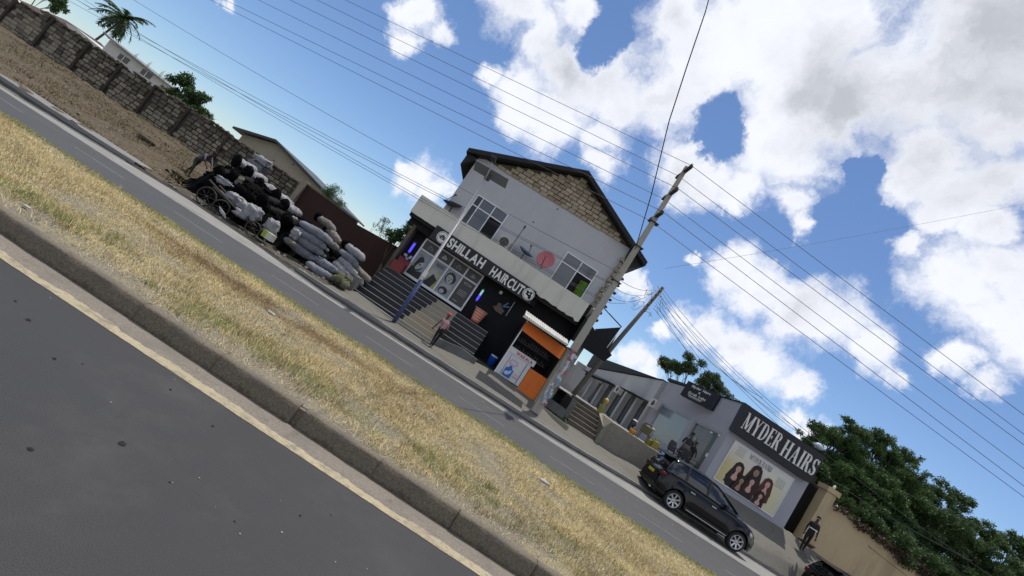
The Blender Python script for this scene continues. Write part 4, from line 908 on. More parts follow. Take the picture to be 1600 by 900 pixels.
tree((-27, 34, .8), [(-27.3, 34, 4.7, .95), (-26.1, 34, 4.3, 1.0), (-25.2, 34, 3.7, .7), (-27.9, 34.2, 3.6, .6), (-26.4, 34.2, 3.4, .9)], 'round dark green tree behind the block wall right of the white house', 7000, .09, .2, M_leafB, 3, .1, .5, 7)
tree((-12.4, 30, 1), [(-12.6, 30, 3.7, .6), (-12.0, 30, 3.5, .5), (-12.9, 30, 3.5, .35)], 'pale feathery bush behind the red wall beside the cream gable', 2200, .035, .13, M_leafC, 4, .05, .75, 10, cat='bush', name='bush')
tree((-8.6, 30, 1), [(-8.7, 30, 3.5, .5), (-8.2, 30, 3.6, .45), (-8.9, 30, 4.1, .3)], 'sparse twiggy shrub showing above the red wall', 420, .045, .12, M_leafC, 6, .04, .7, 12, cat='bush', name='bush')
tree((-6.6, 26.2, .6), [(-6.6, 26, 3.5, .55), (-6.2, 26, 4.2, .5), (-5.9, 26.4, 3.3, .7), (-7.0, 26.4, 3.1, .35)], 'dark green tree tucked behind the left end of the shop balcony', 3600, .07, .16, M_leafB, 7, .08, .55, 7)
tree((-58.2, 50, 1), [(-57.0, 50, 6.0, 1.0), (-58.4, 50, 6.4, 1.0), (-55.8, 50, 5.3, .8)], 'dark tree at the top left edge of the view behind the red roof', 3000, .14, .3, M_leafB, 8, .1, .55, 6)
tree((-10.3, 33, 1), [(-10.3, 33, 3.7, .2), (-10.1, 33, 4.2, .15)], 'bare thin twig plant poking above the middle of the red wall', 60, .03, .09, M_leafC, 9, .03, .5, 4, cat='plant', name='plant')
# palm
pl = empty('coconut_palm', (-61.4, 60, 1), 'tall coconut palm with windblown crown beyond the white house', 'palm')
T('trunk', M_bark, pl, [(-61.6, 60, .5), (-60.9, 60, 3.6), (-60.2, 60, 6.2), (-59.5, 60, 9.1)], [.2, .15, .12, .10], 8)
M_palm = leaf_mat('palm_leaflets', (.02, .045, .014), (.05, .085, .03)); random.seed(14)
for k in range(34):
    a = k * 2.399; el = random.uniform(-.7, 1.2); Lf = random.uniform(2.7, 3.7); mb = MB(); c = Vector((-59.5, 60, 9.2)); hd_ = Vector((math.cos(a), math.sin(a) * .9, 0))
    pts = []; p = c.copy(); e = el
    for i in range(9):
        pts.append(p.copy()); p = p + (hd_ * math.cos(e) + Vector((0, 0, math.sin(e)))) * Lf / 8 + Vector((-.05, 0, .01)); e -= .15
    mb.tube(pts, [.05 - .005 * i for i in range(9)], 4)
    for i in range(1, 9):
        for sd_ in (-1, 1):
            for q in range(2):
                o_ = pts[i] + (pts[i - 1] - pts[i]) * q * .5; side = (pts[i] - pts[i - 1]).cross(Vector((0, 0, 1))).normalized() * sd_
                fw = (pts[i] - pts[i - 1]).normalized(); ln_ = .75 * math.sin(math.pi * (i + 1.5) / 11.5) + .12; tip = o_ + side * ln_ * .75 + fw * ln_ * .5 + Vector((0, 0, -ln_ * .25)) + Vector((random.uniform(-.08, .08),) * 3)
                mb.add([o_ - fw * .13, o_ + fw * .13, tip], [(0, 1, 2)])
    mb.build('frond', M_palm, pl)

# ================================================================== charcoal yard
M_coal = mat('charcoal', (.003, .003, .0033), .97, var=.5, scale=6, bump=.6, bscale=14, spec=.08, fine=.4)
M_sack = [mat('white_woven_sack', (.27, .27, .28), .8, var=.22, scale=7, bump=1.0, bscale=12, dirt=.7, dirtcol=(.13, .13, .13), dscale=3.2), mat('grey_woven_sack', (.17, .18, .205), .8, var=.22, scale=7, bump=1.0, bscale=12, dirt=.75, dirtcol=(.08, .08, .09), dscale=3), mat('brown_woven_sack', (.17, .15, .13), .75, var=.12, scale=5, bump=.5, bscale=16, dirt=.6, dirtcol=(.08, .07, .06), dscale=3), mat('soot_black_sack', (.005, .005, .005), .97, var=.4, scale=5, bump=.6, bscale=16)]
def heapz(x, y):
    base = bank(x, (y - S(x)[2]) / (S(x)[5] - S(x)[2]))[2]
    h = 0
    for (cx, cy, rx, ry, hh) in ((-11.9, 20.3, 1.2, 1.8, 1.70), (-11.0, 20.2, 1.5, 1.9, 1.70), (-9.8, 20.3, 1.5, 1.9, 1.50), (-8.8, 20.4, 1.3, 1.8, 1.35), (-8.0, 20.5, 1.2, 1.5, 1.30), (-12.4, 19.6, .8, 1.0, .40), (-6.4, 20.8, .9, 1.1, .35)):
        d = ((x - cx) / rx) ** 2 + ((y - cy) / ry) ** 2; h = max(h, hh * max(0, 1 - d) ** .6 if d < 1 else 0)
    return base + h
rows = []
for j in range(50):
    y = 18.4 + j * .12; rows.append([(x, y, heapz(x, y) + .10 * mnoise.fractal(Vector((x * 2.2, y * 2.2, 5)), 1, 2, 5) - .03) for x in frange(-14, -5.6, 120)])
hp = sheet(rows, 'charcoal_heap', M_coal, kind='stuff'); tag(hp, 'black heap of loose charcoal behind the filled sacks', 'charcoal heap')
random.seed(44); lump = MB()
for k in range(1500):
    x, y = random.uniform(-13.6, -5.9), random.uniform(18.6, 23.2); z = heapz(x, y) - .03
    if z < .9 and random.random() < .6: continue
    r = random.uniform(.03, .10); lump.ball((x, y, z + .03), (r * 1.4, r, r * .8), 0, 5, 3, .3)
tag(lump.build('charcoal_lumps', M_coal), 'loose black lumps of charcoal lying over the heap', 'charcoal', kind='stuff')
SK = {}
def sack_mesh(kind, v, closed):
    """filled sack lying along x, centre at origin, length ~1.45 radius ~.2; open sacks show charcoal at one end"""
    key = (kind, v, closed)
    if key in SK: return SK[key]
    random.seed(v * 17 + 3); mb = MB(); rings = []; n = 20; m_ = 22
    for i in range(m_ + 1):
        t = i / m_; x = -.72 + 1.44 * t; r = .178 * (math.sin(math.pi * min(1, max(0.0, t * 1.0)) ** 1) ** .27 if 0 < t < 1 else .05)
        if not closed and t < .12: r = .168 * (.8 + t)
        if t > .93: r *= .75
        r = max(r, .05); cz = .02 * math.sin(t * 6 + v); ring = []
        for k in range(n):
            a = 2 * math.pi * k / n; w = 1 + .16 * mnoise.fractal(Vector((x * 5, math.cos(a) * 1.8 + v * 5, math.sin(a) * 1.8)), 1, 2, 3)
            w *= 1 - (.09 if i in (6, 14) else 0)
            ring.append((x, r * math.cos(a) * w * 1.08, cz + max(-.16, r * math.sin(a) * w)))
        rings.append(ring)
    mb.loft(rings, 0)
    if closed: mb.ball((.76, 0, 0), (.08, .05, .06), 0, 6, 4, .3)
    me = mb.build('sack', kind_m(kind), None); COL.objects.unlink(me); base = me.data; bpy.data.objects.remove(me)
    cm_ = None
    if not closed:
        cb = MB(); cb.ball((-.74, 0, .01), (.22, .25, .22), 0, 12, 8, .10)
        for q in range(30): a, r = random.random() * 6.28, random.random() * .21; cb.ball((-.80 + random.uniform(-.05, .08), r * math.cos(a), r * math.sin(a)), random.uniform(.03, .06), 0, 5, 3, .3)
        ob = cb.build('charcoal_fill', M_coal, None); COL.objects.unlink(ob); cm_ = ob.data; bpy.data.objects.remove(ob)
    SK[key] = (base, cm_); return SK[key]
def kind_m(k): return M_sack[k]
nsack = [0]
def sack(x, y, z, yaw, pitch, kind, closed, label, s=1.0, group='filled charcoal sacks'):
    nsack[0] += 1; base, fill = sack_mesh(kind, nsack[0] % 5, closed)
    r = bpy.data.objects.new('charcoal_sack', base); COL.objects.link(r); r.location = (x, y, z); r.rotation_euler = (random.uniform(-.3, .3), pitch, yaw); r.scale = (s, 1, 1)
    tag(r, label, 'sack', group)
    if fill: c = bpy.data.objects.new('charcoal_fill', fill); COL.objects.link(c); c.parent = r
    return r
for k, (z, xx, w) in enumerate(((.62, -7.62, 'lowest'), (.95, -7.50, 'second from the ground'), (1.20, -7.55, 'third from the ground'), (1.50, -7.50, 'topmost'))):
    sack(xx, 18.7, z - .06, random.uniform(-.05, .05), .02, 1, True, 'plump blue grey sack, %s in the neat stack of four' % w, 1.03)
sack(-6.55, 18.75, .60, -.15, -.08, 1, True, 'blue grey sack lying end to end right of the stack of four', .92)
sack(-6.15, 18.9, .52, -.2, .04, 1, False, 'grey sack with black charcoal spilling from its end low beside the steps', .75)
sack(-6.42, 18.4, .30, .15, .0, 1, True, 'slumped grey sack lowest on the ground below the sack stack', .8)
for (x, y, z, yaw, k, lab) in ((-6.1, 19.6, 1.62, -.35, 0, 'upper pale sack right of the stack of four with dark mouth'), (-6.15, 19.5, 1.28, -.25, 1, 'blue grey sack under the upper pale sack right of the stack of four'), (-5.95, 19.4, .98, -.3, 0, 'pale sack with a dark folded mouth at the middle right of the pile'), (-6.0, 19.3, .74, -.2, 0, 'small pale sack wedged low in the middle right of the pile'), (-5.45, 19.9, 1.02, -.5, 2, 'brown grey sack beside the top of the steps'), (-5.55, 19.6, .75, -.45, 2, 'brown grey sack lying against the side wall of the steps')):
    sack(x, y, z, yaw, .12, k, k == 1, lab, .8)
for (x, y, z, yaw, k, lab) in ((-8.15, 20.0, 1.95, -.2, 2, 'brown sack curving down the right shoulder of the heap'), (-7.55, 19.8, 1.70, -.5, 2, 'brown grey sack hanging steeply over the right end of the heap'), (-7.45, 19.6, 1.42, -.2, 2, 'dull brown sack below the curved sacks at the heap end')):
    sack(x + .3, y, z - .02, yaw, .14, k, False, lab, .7)
for (x, y, z, lab) in ((-12.55, 20.3, 2.12, 'pale topped sack at the left crest of the charcoal heap'), (-11.85, 20.2, 1.98, 'second pale topped sack along the crest of the heap'), (-11.15, 20.1, 1.82, 'third pale topped sack along the crest of the heap'), (-10.35, 20.2, 1.80, 'sack with a netting mouth in the middle of the heap crest'), (-9.75, 20.0, 1.66, 'dark sack just right of the heap middle')):
    sc = sack(x + .30, y + .2, z - .05, .95 + random.uniform(-.12, .12), -.06, 0, False, lab, .72); sc.scale = (.62, 1.45, 1.35)
for k in range(9):
    x = -11.75 + k * .45; sack(x, 19.35 + random.uniform(-.1, .2), 1.45 + .20 * math.sin(k * 1.9) - k * .04, 1.35 + random.uniform(-.3, .3), -.15, 3, False, 'soot blackened sack mouth, %s from the left in the row facing the road' % ('first', 'second', 'third', 'fourth', 'fifth', 'sixth', 'seventh', 'eighth', 'ninth')[k], .8, 'blackened sacks packed into the heap')
# crumpled empty sacks
def crumple(x, y, z, sx, sy, sz, yaw, label, kind=0, roll=0.0, name='empty_sack', cat='empty sack'):
    mb = MB(); nu, nv = 26, 18; random.seed(int(x * 100) + 7); rings = []; sd0 = random.random() * 50
    for j in range(nv + 1):
        th = math.pi * j / nv; ring = []
        for k in range(nu):
            a = 2 * math.pi * k / nu; v = Vector((math.sin(th) * math.cos(a), math.sin(th) * math.sin(a), math.cos(th)))
            v = Vector(tuple(math.copysign(abs(c) ** .6, c) for c in v)); w = .92 + .42 * mnoise.fractal(v * 1.9 + Vector((sd0, 0, 0)), 1.0, 2, 4); ring.append((v.x * sx * w, v.y * sy * w, v.z * sz * w))
        rings.append(ring)
    mb.loft(rings, 0, caps=False); o = mb.build(name, M_sack[kind]); o.location = (x, y, z); o.rotation_euler = (roll, .0, yaw); return tag(o, label, cat, None)
crumple(-10.6, 18.35, .82, .30, .25, .20, .3, 'pale crumpled sack lying on top of the handcart bed, leftmost')
crumple(-10.05, 18.2, .78, .32, .22, .22, -.2, 'rumpled white sack beside the cart wheel, partly unfolded')
crumple(-9.55, 18.0, .80, .34, .22, .28, .2, 'bright white bulging sack with a frilled mouth right of the cart')
crumple(-9.75, 17.8, .52, .26, .18, .14, .1, 'white sack flattened on the ground under the bulging one')
crumple(-8.72, 18.1, .72, .27, .20, .30, .3, 'upright white sack standing beside the yellow green box', roll=.1)
crumple(-7.95, 18.3, .98, .16, .14, .18, .3, 'small twisted white rag on the black heap left of the stacked sacks', name='rag', cat='rag')
crumple(-7.80, 18.2, .62, .15, .13, .10, .3, 'small dirty rag on the ground left of the lowest stacked sack', 2, name='rag', cat='rag')
crumple(-8.75, 19.3, 1.35, .14, .12, .14, .3, 'little pale rag caught in the middle of the black heap', 0, name='rag', cat='rag')
crumple(-11.25, 19.0, 1.42, .12, .09, .22, .5, 'thin tan cloth hanging on the black sacks at the heap left', 2, name='rag', cat='rag')
crumple(-10.75, 19.1, 1.18, .13, .10, .10, .5, 'small grey white loop of cloth in the dark heap above the cart', 0, name='rag', cat='rag')
crumple(-11.6, 18.9, 1.10, .46, .25, .14, -.1, 'flat pale sack at the left foot of the heap beside the bending person', 0)
crumple(-13.6, 23.6, 2.75, .50, .3, .20, -.15, 'white sack lying on a blue bundle at the top rear of the heap', 0)
crumple(-13.7, 23.7, 2.38, .50, .3, .26, -.15, 'dark blue bundle under the white sack at the rear of the heap', 1, name='bundle', cat='bundle')
# stand under the bundle
tag(MB().box(-14.2, -13.2, 23.5, 24.0, .6, 2.12, 0, .03).build('block_stack', M_wbk), 'dark block stack carrying the bundle against the wall', 'block stack')
# box
bxx = empty('cardboard_box', (-8.45, 17.75, .30), 'small yellow green and white carton on the sooty ground', 'box')
Mx = Matrix.Translation((-8.45, 17.75, .42)) @ Matrix.Rotation(-.15, 4, 'Z'); MB().box(-.21, -.04, -.12, .14, -.13, .13, 0, 0, Mx).build('green_side', mat('green_yellow_carton', (.32, .36, .05), .7, var=.4, scale=9), bxx); MB().box(-.036, .21, -.12, .14, -.13, .13, 0, 0, Mx).build('white_side', plain('white_carton', (.50, .50, .42), .7), bxx)
# handcart
M_rub = plain('grey_rubber', (.035, .034, .032), .9); M_rust = mat('rusty_frame', (.06, .05, .04), .8, var=.3)
ct = empty('handcart', (-10.2, 17.6, .1), 'wooden two wheeled handcart with bicycle wheels parked at the road edge', 'handcart')
def cwheel(x, y, z, r, yaw, parent, nm='wheel'):
    mb = MB(); c = Vector((x, y, z)); ax = Vector((math.cos(yaw), math.sin(yaw), 0)); up = Vector((0, 0, 1)); n = 24
    mb.tube([c + (ax * math.cos(t * 2 * math.pi / n) + up * math.sin(t * 2 * math.pi / n)) * r for t in range(n + 1)], .028, 6, caps=False); w = mb.build(nm, M_rub, parent)
    for k in range(8):
        a = k * math.pi / 4 + .2; MB().tube([c, c + (ax * math.cos(a) + up * math.sin(a)) * r], .006, 4).build('spoke', M_rust, w)
    MB().tube([c - ax.cross(up) * .05, c + ax.cross(up) * .05], .035, 8).build('hub', M_rust, w)
    return w
cwheel(-10.92, 17.4, .40, .33, .1, ct); cwheel(-10.35, 17.55, .34, .27, .6, ct); cwheel(-9.0, 17.6, .34, .26, .2, ct)
for (a, b) in (((-11.5, 17.9, .92), (-9.7, 17.7, .52)), ((-11.4, 18.4, .92), (-9.6, 18.3, .52))): T('rail', M_rust, ct, [a, b], .035, 6)
Mx = Matrix.Translation((-10.2, 18.05, .60)) @ Matrix.Rotation(.2, 4, 'Y'); 
for k in range(5): MB().box(-1.0, .9, -.28 + k * .12, -.18 + k * .12, -.015, .015, 0, .004, Mx).build('plank', mat('soot_plank', (.07, .06, .05), .9) if k == 0 else bpy.data.materials['soot_plank'], ct)
for k in range(6): MB().ball((-10.55 + k * .17, 17.5 + .02 * k, .50 - k * .03), (.05, .04, .05), 0, 6, 4, .25).build('bolt_lump', M_sack[0], ct) if False else None
random.seed(8)
for k in range(3): T('rod', M_lpole, ct, [(-10.3 + .04 * k, 17.35, .36 - k * .05), (-9.95 + .04 * k, 17.35, .24 - k * .05)], .014, 5)
# tangle on heap: rocks & bush near steps corner
bs = MB(); random.seed(77)
for k in range(14): bs.ball((-5.45 + random.uniform(-.3, .2), 18.35 + random.uniform(-.2, .2), .35 + random.uniform(0, .3)), random.uniform(.1, .2), 0, 7, 5, .3)
tag(bs.build('rubble_clump', mat('mossy_rubble', (.12, .12, .07), 1, var=.4, scale=7, bump=.8)), 'mossy clump of rubble and weeds at the left foot of the steps', 'rubble', kind='stuff')
hrock = tag(MB().ball((-15.6, 19.6, .78), (.40, .25, .13), 0, 10, 6, .2).build('flat_rock', M_dirt), 'flat pale rock lying on the earth bank left of the charcoal', 'rock')
# ================================================================== right side: stairs, terrace, shop wing, hair shop
M_stair = mat('brown_stone_riser', (.13, .105, .08), .95, var=.3, scale=6, bump=.6, bscale=25, dirt=.4, dirtcol=(.07, .06, .05))
M_snose = mat('pale_stair_edge', (.34, .31, .26), .9, var=.15, bump=.2)
M_ret = mat('mottled_concrete_wall', (.25, .23, .185), .95, var=.28, scale=1.6, bump=.5, bscale=18, dirt=.65, dirtcol=(.16, .15, .13), dscale=1.4, fine=.2)
M_terr = mat('terrace_concrete', (.24, .23, .21), .9, var=.15, dirt=.4)
M_hgrey = mat('smooth_grey_wall', (.36, .36, .395), .85, var=.06, scale=.8, bump=.08, dirt=.25, dirtcol=(.27, .27, .29), dscale=.7, fine=.04)
M_pgr = mat('pale_grey_wall', (.46, .46, .455), .9, var=.08, scale=.8, bump=.12, dirt=.4, dirtcol=(.22, .22, .22), dscale=.8, streak=True, fine=.05)
st2 = empty('terrace_stairs', (6.0, 21.5, .45), 'brown stone stairs with pale edges climbing to the shop terrace', 'stairs')
for k in range(6):
    y = 21.45 + k * .28; z1 = .66 + k * .19
    s_ = MB().box(5.28, 6.72, y, y + .30 if k < 5 else 23.4, .2, z1).build('step', M_stair, st2)
    MB().box(5.27, 6.73, y - .02, y + .05, z1, z1 + .03).build('nosing', M_snose, s_)
MB().add([(6.73, 21.3, .2), (6.95, 21.3, .2), (6.95, 21.3, 1.62), (6.73, 21.3, 1.2), (6.73, 23.2, .2), (6.95, 23.2, .2), (6.95, 23.2, 1.62), (6.73, 23.2, 1.62)], [(0, 1, 2, 3), (7, 6, 5, 4), (0, 3, 7, 4), (1, 5, 6, 2), (3, 2, 6, 7)]).build('cheek_wall', M_ret, st2)
tr_ = empty('terrace', (9, 22, 1), 'raised concrete terrace with a mottled retaining wall beside the parked car', 'terrace')
mb = MB(); n = 30
vs = []
for i in range(n + 1):
    x = 6.96 + (13.0 - 6.96) * i / n; y = 21.45 + .02 * mnoise.noise(Vector((x * 2, 0, 0))); zt = 1.60 + .03 * mnoise.noise(Vector((x * 1.4, 7, 0)))
    vs += [(x, y, .0), (x, y, zt), (x, y + .28, zt + .01), (x, y + .28, .0)]
mb.add(vs, [(4 * i + a, 4 * i + 4 + a, 4 * i + 5 + a, 4 * i + 1 + a) for i in range(n) for a in (0, 1, 2)] + [(0, 1, 2, 3)]); mb.build('retaining_wall', M_ret, tr_)
MB().add([(6.96, 21.73, 1.54), (13.5, 21.73, 1.54), (12.9, 50, 1.45), (4.2, 50, 1.45), (4.2, 23.4, 1.54), (6.96, 23.4, 1.54)], [(0, 1, 2, 3, 4, 5)]).build('floor_slab', M_terr, tr_)
MB().box(5.0, 5.26, 21.6, 23.4, .2, 1.5).build('side_wall', M_conc, tr_)
# planter with dark grass
plt = empty('planter', (4.4, 20.6, .4), 'low stained concrete planter with dark green turf between the pole and the stairs', 'planter')
MB().prism([(3.66, .2), (3.66, .58), (5.1, .50), (5.1, .1)], 19.95, 20.1).build('front_wall', M_ret, plt)
M_turf = mat('dark_turf', (.03, .045, .012), 1, var=.4, scale=8, bump=.8)
MB().add([(3.66, 20.1, .50), (5.1, 20.1, .44), (5.2, 21.6, .62), (3.7, 21.6, .68)], [(0, 1, 2, 3)]).build('turf', M_turf, plt)
MB().box(3.9, 4.9, 21.0, 21.5, .5, .95, 0, .05).build('raised_bed', M_conc, plt)
# side annex behind the pole
an = empty('side_annex', (4.4, 22.5, .6), 'dark awning and grey column structure squeezed between the pole and the terrace shops', 'annex')
MB().box(3.36, 3.62, 22.35, 32, .5, 5.6).build('dark_side_wall', M_blackw, an)
MB().prism([(4.25, .5), (4.25, 4.15), (4.6, 4.15), (4.6, .5)], 23.6, 24.0).build('column', M_pgr, an)
MB().prism([(3.62, .5), (3.62, 3.3), (3.8, 3.3), (3.8, .5)], 22.6, 22.9).build('post', M_steel, an)
aw = MB(); aw.add([(3.45, 21.2, 4.85), (5.35, 21.2, 4.05), (5.2, 21.2, 3.62), (3.45, 21.2, 3.70), (3.45, 23.6, 4.95), (5.6, 23.6, 4.15), (5.5, 23.6, 3.8), (3.45, 23.6, 3.8)], [(0, 1, 2, 3), (7, 6, 5, 4), (0, 4, 5, 1), (1, 5, 6, 2), (2, 6, 7, 3)]); aw.build('awning', M_blackw, an)
MB().prism([(4.25, 4.72), (5.22, 5.45), (5.30, 4.1), (4.7, 4.35)], 22.0, 22.08).build('triangular_sheet', M_soffit, an)
T('frame_bar', M_steel, an, [(3.9, 21.9, 5.78), (5.22, 21.95, 5.46)], .03, 6); T('frame_bar', M_steel, an, [(3.9, 21.9, 5.78), (3.6, 21.9, 4.9)], .03, 6); T('frame_bar', M_alu, an, [(5.24, 21.95, 5.45), (5.12, 21.95, 3.9)], .025, 6)
wkm = MB(); random.seed(4)
for k in range(16): z = 3.9 + k * .3; wkm.box(3.74 + random.uniform(-.08, .05), 3.98, 23.3, 23.5, z, z + .24, 0, .03)
wkm.build('ragged_wall_edge', M_wb[1], an)
MB().prism([(4.6, 1.5), (4.6, 3.2), (7.2, 3.2), (7.2, 1.5)], 32, 32.2).build('rear_wall', M_pgr, an)
# ---- wing running back from the hair shop
A0, A1 = Vector((13.1, 24.0, 0)), Vector((10.8, 48.0, 0)); wd_ = (A1 - A0).normalized(); wl_ = (A1 - A0).length; wn = Vector((-wd_.y, wd_.x, 0))  # normal to the left (terrace)
def WX(s, o, z): return A0 + wd_ * s + wn * o + Vector((0, 0, z))
def wbox(mb, s0, s1, o0, o1, z0, z1, mi=0, z1b=None):
    z1b = z1 if z1b is None else z1b
    v = [WX(s0, o0, z0), WX(s1, o0, z0), WX(s1, o1, z0), WX(s0, o1, z0), WX(s0, o0, z1), WX(s1, o0, z1b), WX(s1, o1, z1b), WX(s0, o1, z1)]
    return mb.add(v, [(0, 3, 2, 1), (4, 5, 6, 7), (0, 1, 5, 4), (1, 2, 6, 5), (2, 3, 7, 6), (3, 0, 4, 7)], mi)
hs = empty('hair_shop', (14, 24, 1.5), 'smooth grey corner hair shop with large windows along the terrace', 'building')
mb = MB(); mb.box(13.1, 17.85, 24.0, 31, 1.4, 5.90)
mb.build('front_block', M_hgrey, hs)
mb = MB(); wbox(mb, .02, 8.4, -.3, .0, 4.15, 5.98, 0, 5.72); wbox(mb, .02, .42, -.3, 0, 1.2, 4.15); wbox(mb, 7.4, 8.4, -.3, 0, 1.2, 4.15); wbox(mb, 3.15, 3.5, -.3, 0, 1.2, 4.15); wbox(mb, .42, 3.15, -.3, 0, 1.2, 1.62); wbox(mb, 3.5, 7.4, -.3, 0, 1.2, 2.05)
mb.build('terrace_wall', M_hgrey, hs)
mb = MB(); wbox(mb, .0, 8.42, -.34, .05, 5.985, 6.05, 0, 5.79); mb.build('roof_edge', M_roof, hs)
M_gblue = mat('pale_reflecting_glass', (.20, .25, .29), .12, var=.1, bump=0, fine=0, spec=.6)
M_inner = plain('dim_interior', (.16, .155, .16), .8)
fr = MB(); wbox(fr, 3.5, 7.4, -.12, -.02, 2.05, 2.14); wbox(fr, 3.5, 7.4, -.12, -.02, 4.06, 4.15); wbox(fr, 3.5, 3.6, -.12, -.02, 2.14, 4.06); wbox(fr, 7.3, 7.4, -.12, -.02, 2.14, 4.06)
wfr = fr.build('window', M_hgrey, hs); p_ = MB(); wbox(p_, 3.6, 7.3, -.09, -.07, 2.14, 4.06); p_.build('pane', M_gblue, wfr)
fr = MB(); wbox(fr, .42, .52, -.12, -.02, 1.62, 4.15); wbox(fr, 3.05, 3.15, -.12, -.02, 1.62, 4.15); wbox(fr, .52, 3.05, -.12, -.02, 4.05, 4.15)
wf2 = fr.build('window', M_hgrey, hs); p_ = MB(); wbox(p_, .52, 1.1, -.09, -.07, 1.62, 4.05); p_.build('pane', mat('black_green_glass', (.015, .03, .035), .1, bump=0, fine=0), wf2); p_ = MB(); wbox(p_, 1.1, 3.05, -.13, -.11, 1.62, 4.05); p_.build('pane', mat('dim_glass', (.13, .13, .14), .15, var=.3, scale=1.5, bump=0, fine=0), wf2)
p_ = MB(); wbox(p_, .62, .82, -.068, -.06, 2.7, 2.9); p_.build('round_sticker', M_white, wf2)
for s_, z in ((.50, 3.95), (1.2, 3.9)): p_ = MB(); wbox(p_, s_, s_ + .14, -.05, .02, z, z + .08); p_.build('spot_lamp', M_white, hs)
p_ = MB(); wbox(p_, 2.3, 2.34, -.10, -.03, 2.35, 3.3); p_.build('door_handle', M_lpole, hs)
# fascia sign MYDER HAIRS
fs = empty('fascia_sign', (15.3, 23.7, 4.4), 'large black fascia sign with white serif letters MYDER HAIRS', 'sign')
M_navy = mat('charcoal_fascia', (.022, .023, .03), .6, var=.1, bump=.02)
MB().add([(12.98, 23.62, 4.45), (17.62, 23.62, 4.40), (17.66, 23.62, 5.95), (13.02, 23.62, 5.97), (12.98, 23.99, 4.45), (17.62, 23.99, 4.40), (17.66, 24.2, 5.97), (13.02, 24.2, 6.0), ], [(0, 1, 2, 3), (0, 3, 7, 4), (1, 5, 6, 2), (3, 2, 6, 7), (0, 4, 5, 1)]).build('panel', M_navy, fs)
# serif letters drawn as strokes: thick stems, hairlines and bracketed serifs
def serif(ch):
    tk, th, P_ = .17, .055, []
    def st(x0, z0, x1, z1, w): # vertical-ish stroke with horizontal cut ends
        P_.append([(x0 - w / 2, z0), (x0 + w / 2, z0), (x1 + w / 2, z1), (x1 - w / 2, z1)])
    def hb(x0, x1, z, h=.05): P_.append([(x0, z - h / 2), (x1, z - h / 2), (x1, z + h / 2), (x0, z + h / 2)])
    def sf(x, z, w=.30): hb(x - w / 2, x + w / 2, z + (.022 if z < .5 else -.022), .044)
    def arc(cx, cz, rx, rz, a0, a1, wmax, wmin=.05, n=12):
        for i in range(n):
            t0, t1 = a0 + (a1 - a0) * i / n, a0 + (a1 - a0) * (i + 1) / n
            def pw(t): 
                w = wmin + (wmax - wmin) * abs(math.cos(t)) ** 1.2; return (cx + rx * math.cos(t), cz + rz * math.sin(t)), (cx + (rx - w) * math.cos(t), cz + (rz - min(w, .06)) * math.sin(t))
            a, b = pw(t0); c, d = pw(t1); P_.append([a, c, d, b])
    W = .62
    if ch == 'M': W = .92; st(.13, 0, .13, 1, th); sf(.13, 0, .22); st(.14, 1, .46, .06, tk * .95); st(.46, .06, .76, 1, th); st(.78, 0, .78, 1, tk); sf(.78, 0, .3); hb(.02, .2, .978, .044); hb(.7, .9, .978, .044)
    if ch == 'Y': W = .72; st(.12, 1, .36, .45, tk); st(.36, .45, .60, 1, th); st(.36, 0, .36, .48, tk); sf(.36, 0); sf(.12, 1, .28); sf(.6, 1, .22)
    if ch == 'D': W = .70; st(.15, 0, .15, 1, tk); sf(.12, 0, .24); sf(.12, 1, .24); arc(.26, .5, .40, .5, -math.pi / 2, math.pi / 2, tk); hb(.15, .28, .975, .05); hb(.15, .28, .025, .05)
    if ch == 'E': W = .60; st(.15, 0, .15, 1, tk); sf(.12, 0, .24); sf(.12, 1, .24); hb(.15, .54, .975, .05); hb(.15, .55, .025, .05); hb(.2, .40, .52, .05); st(.53, .80, .53, 1, .05); st(.54, 0, .54, .22, .05); st(.40, .42, .40, .62, .04)
    if ch == 'R': W = .68; st(.15, 0, .15, 1, tk); sf(.15, 0, .30); sf(.12, 1, .24); arc(.28, .745, .28, .255, -math.pi / 2, math.pi / 2, tk * .95); hb(.15, .30, .975, .05); hb(.2, .30, .515, .05); st(.56, 0, .36, .52, tk); hb(.5, .68, .022, .044)
    if ch == 'H': W = .76; st(.15, 0, .15, 1, tk); st(.60, 0, .60, 1, tk); [sf(x, z, .28) for x in (.15, .60) for z in (0, 1)]; hb(.2, .58, .5, .05)
    if ch == 'A': W = .74; st(.12, 0, .36, 1, th); st(.60, 0, .36, 1, tk); sf(.12, 0, .22); sf(.60, 0, .28); hb(.2, .5, .33, .05)
    if ch == 'I': W = .34; st(.17, 0, .17, 1, tk); sf(.17, 0, .3); sf(.17, 1, .3)
    if ch == 'S': W = .56; arc(.27, .74, .23, .26, math.pi * .12, math.pi * 1.5, tk * .8); arc(.27, .26, .24, .26, math.pi * .5, -math.pi * .88, tk * .85); st(.47, .72, .47, .98, .045); st(.06, .02, .06, .30, .045); P_.append([(.08, .66), (.20, .56), (.48, .34), (.36, .28), (.10, .50)])
    return P_, W
def serif_text(body, x0, x1, z, h, y, m, parent, ext=.04, name='letter', xg=.07):
    tot = 0; L = []
    for ch in body:
        if ch == ' ': tot += .30; continue
        P_, W = serif(ch); L.append((P_, tot)); tot += W + xg
    sx = (x1 - x0) / (tot - xg)
    for P_, p in L:
        mb = MB()
        for k, po in enumerate(P_): mb.prism([(x0 + (p + a) * sx, z + b * h) for a, b in po], y - ext - .0008 * k, y + .0004 * k)
        mb.build(name, m, parent)
serif_text('MYDER', 13.22, 15.35, 4.82, .86, 23.615, M_let, fs); serif_text('HAIRS', 15.55, 17.55, 4.76, .86, 23.615, M_let, fs)
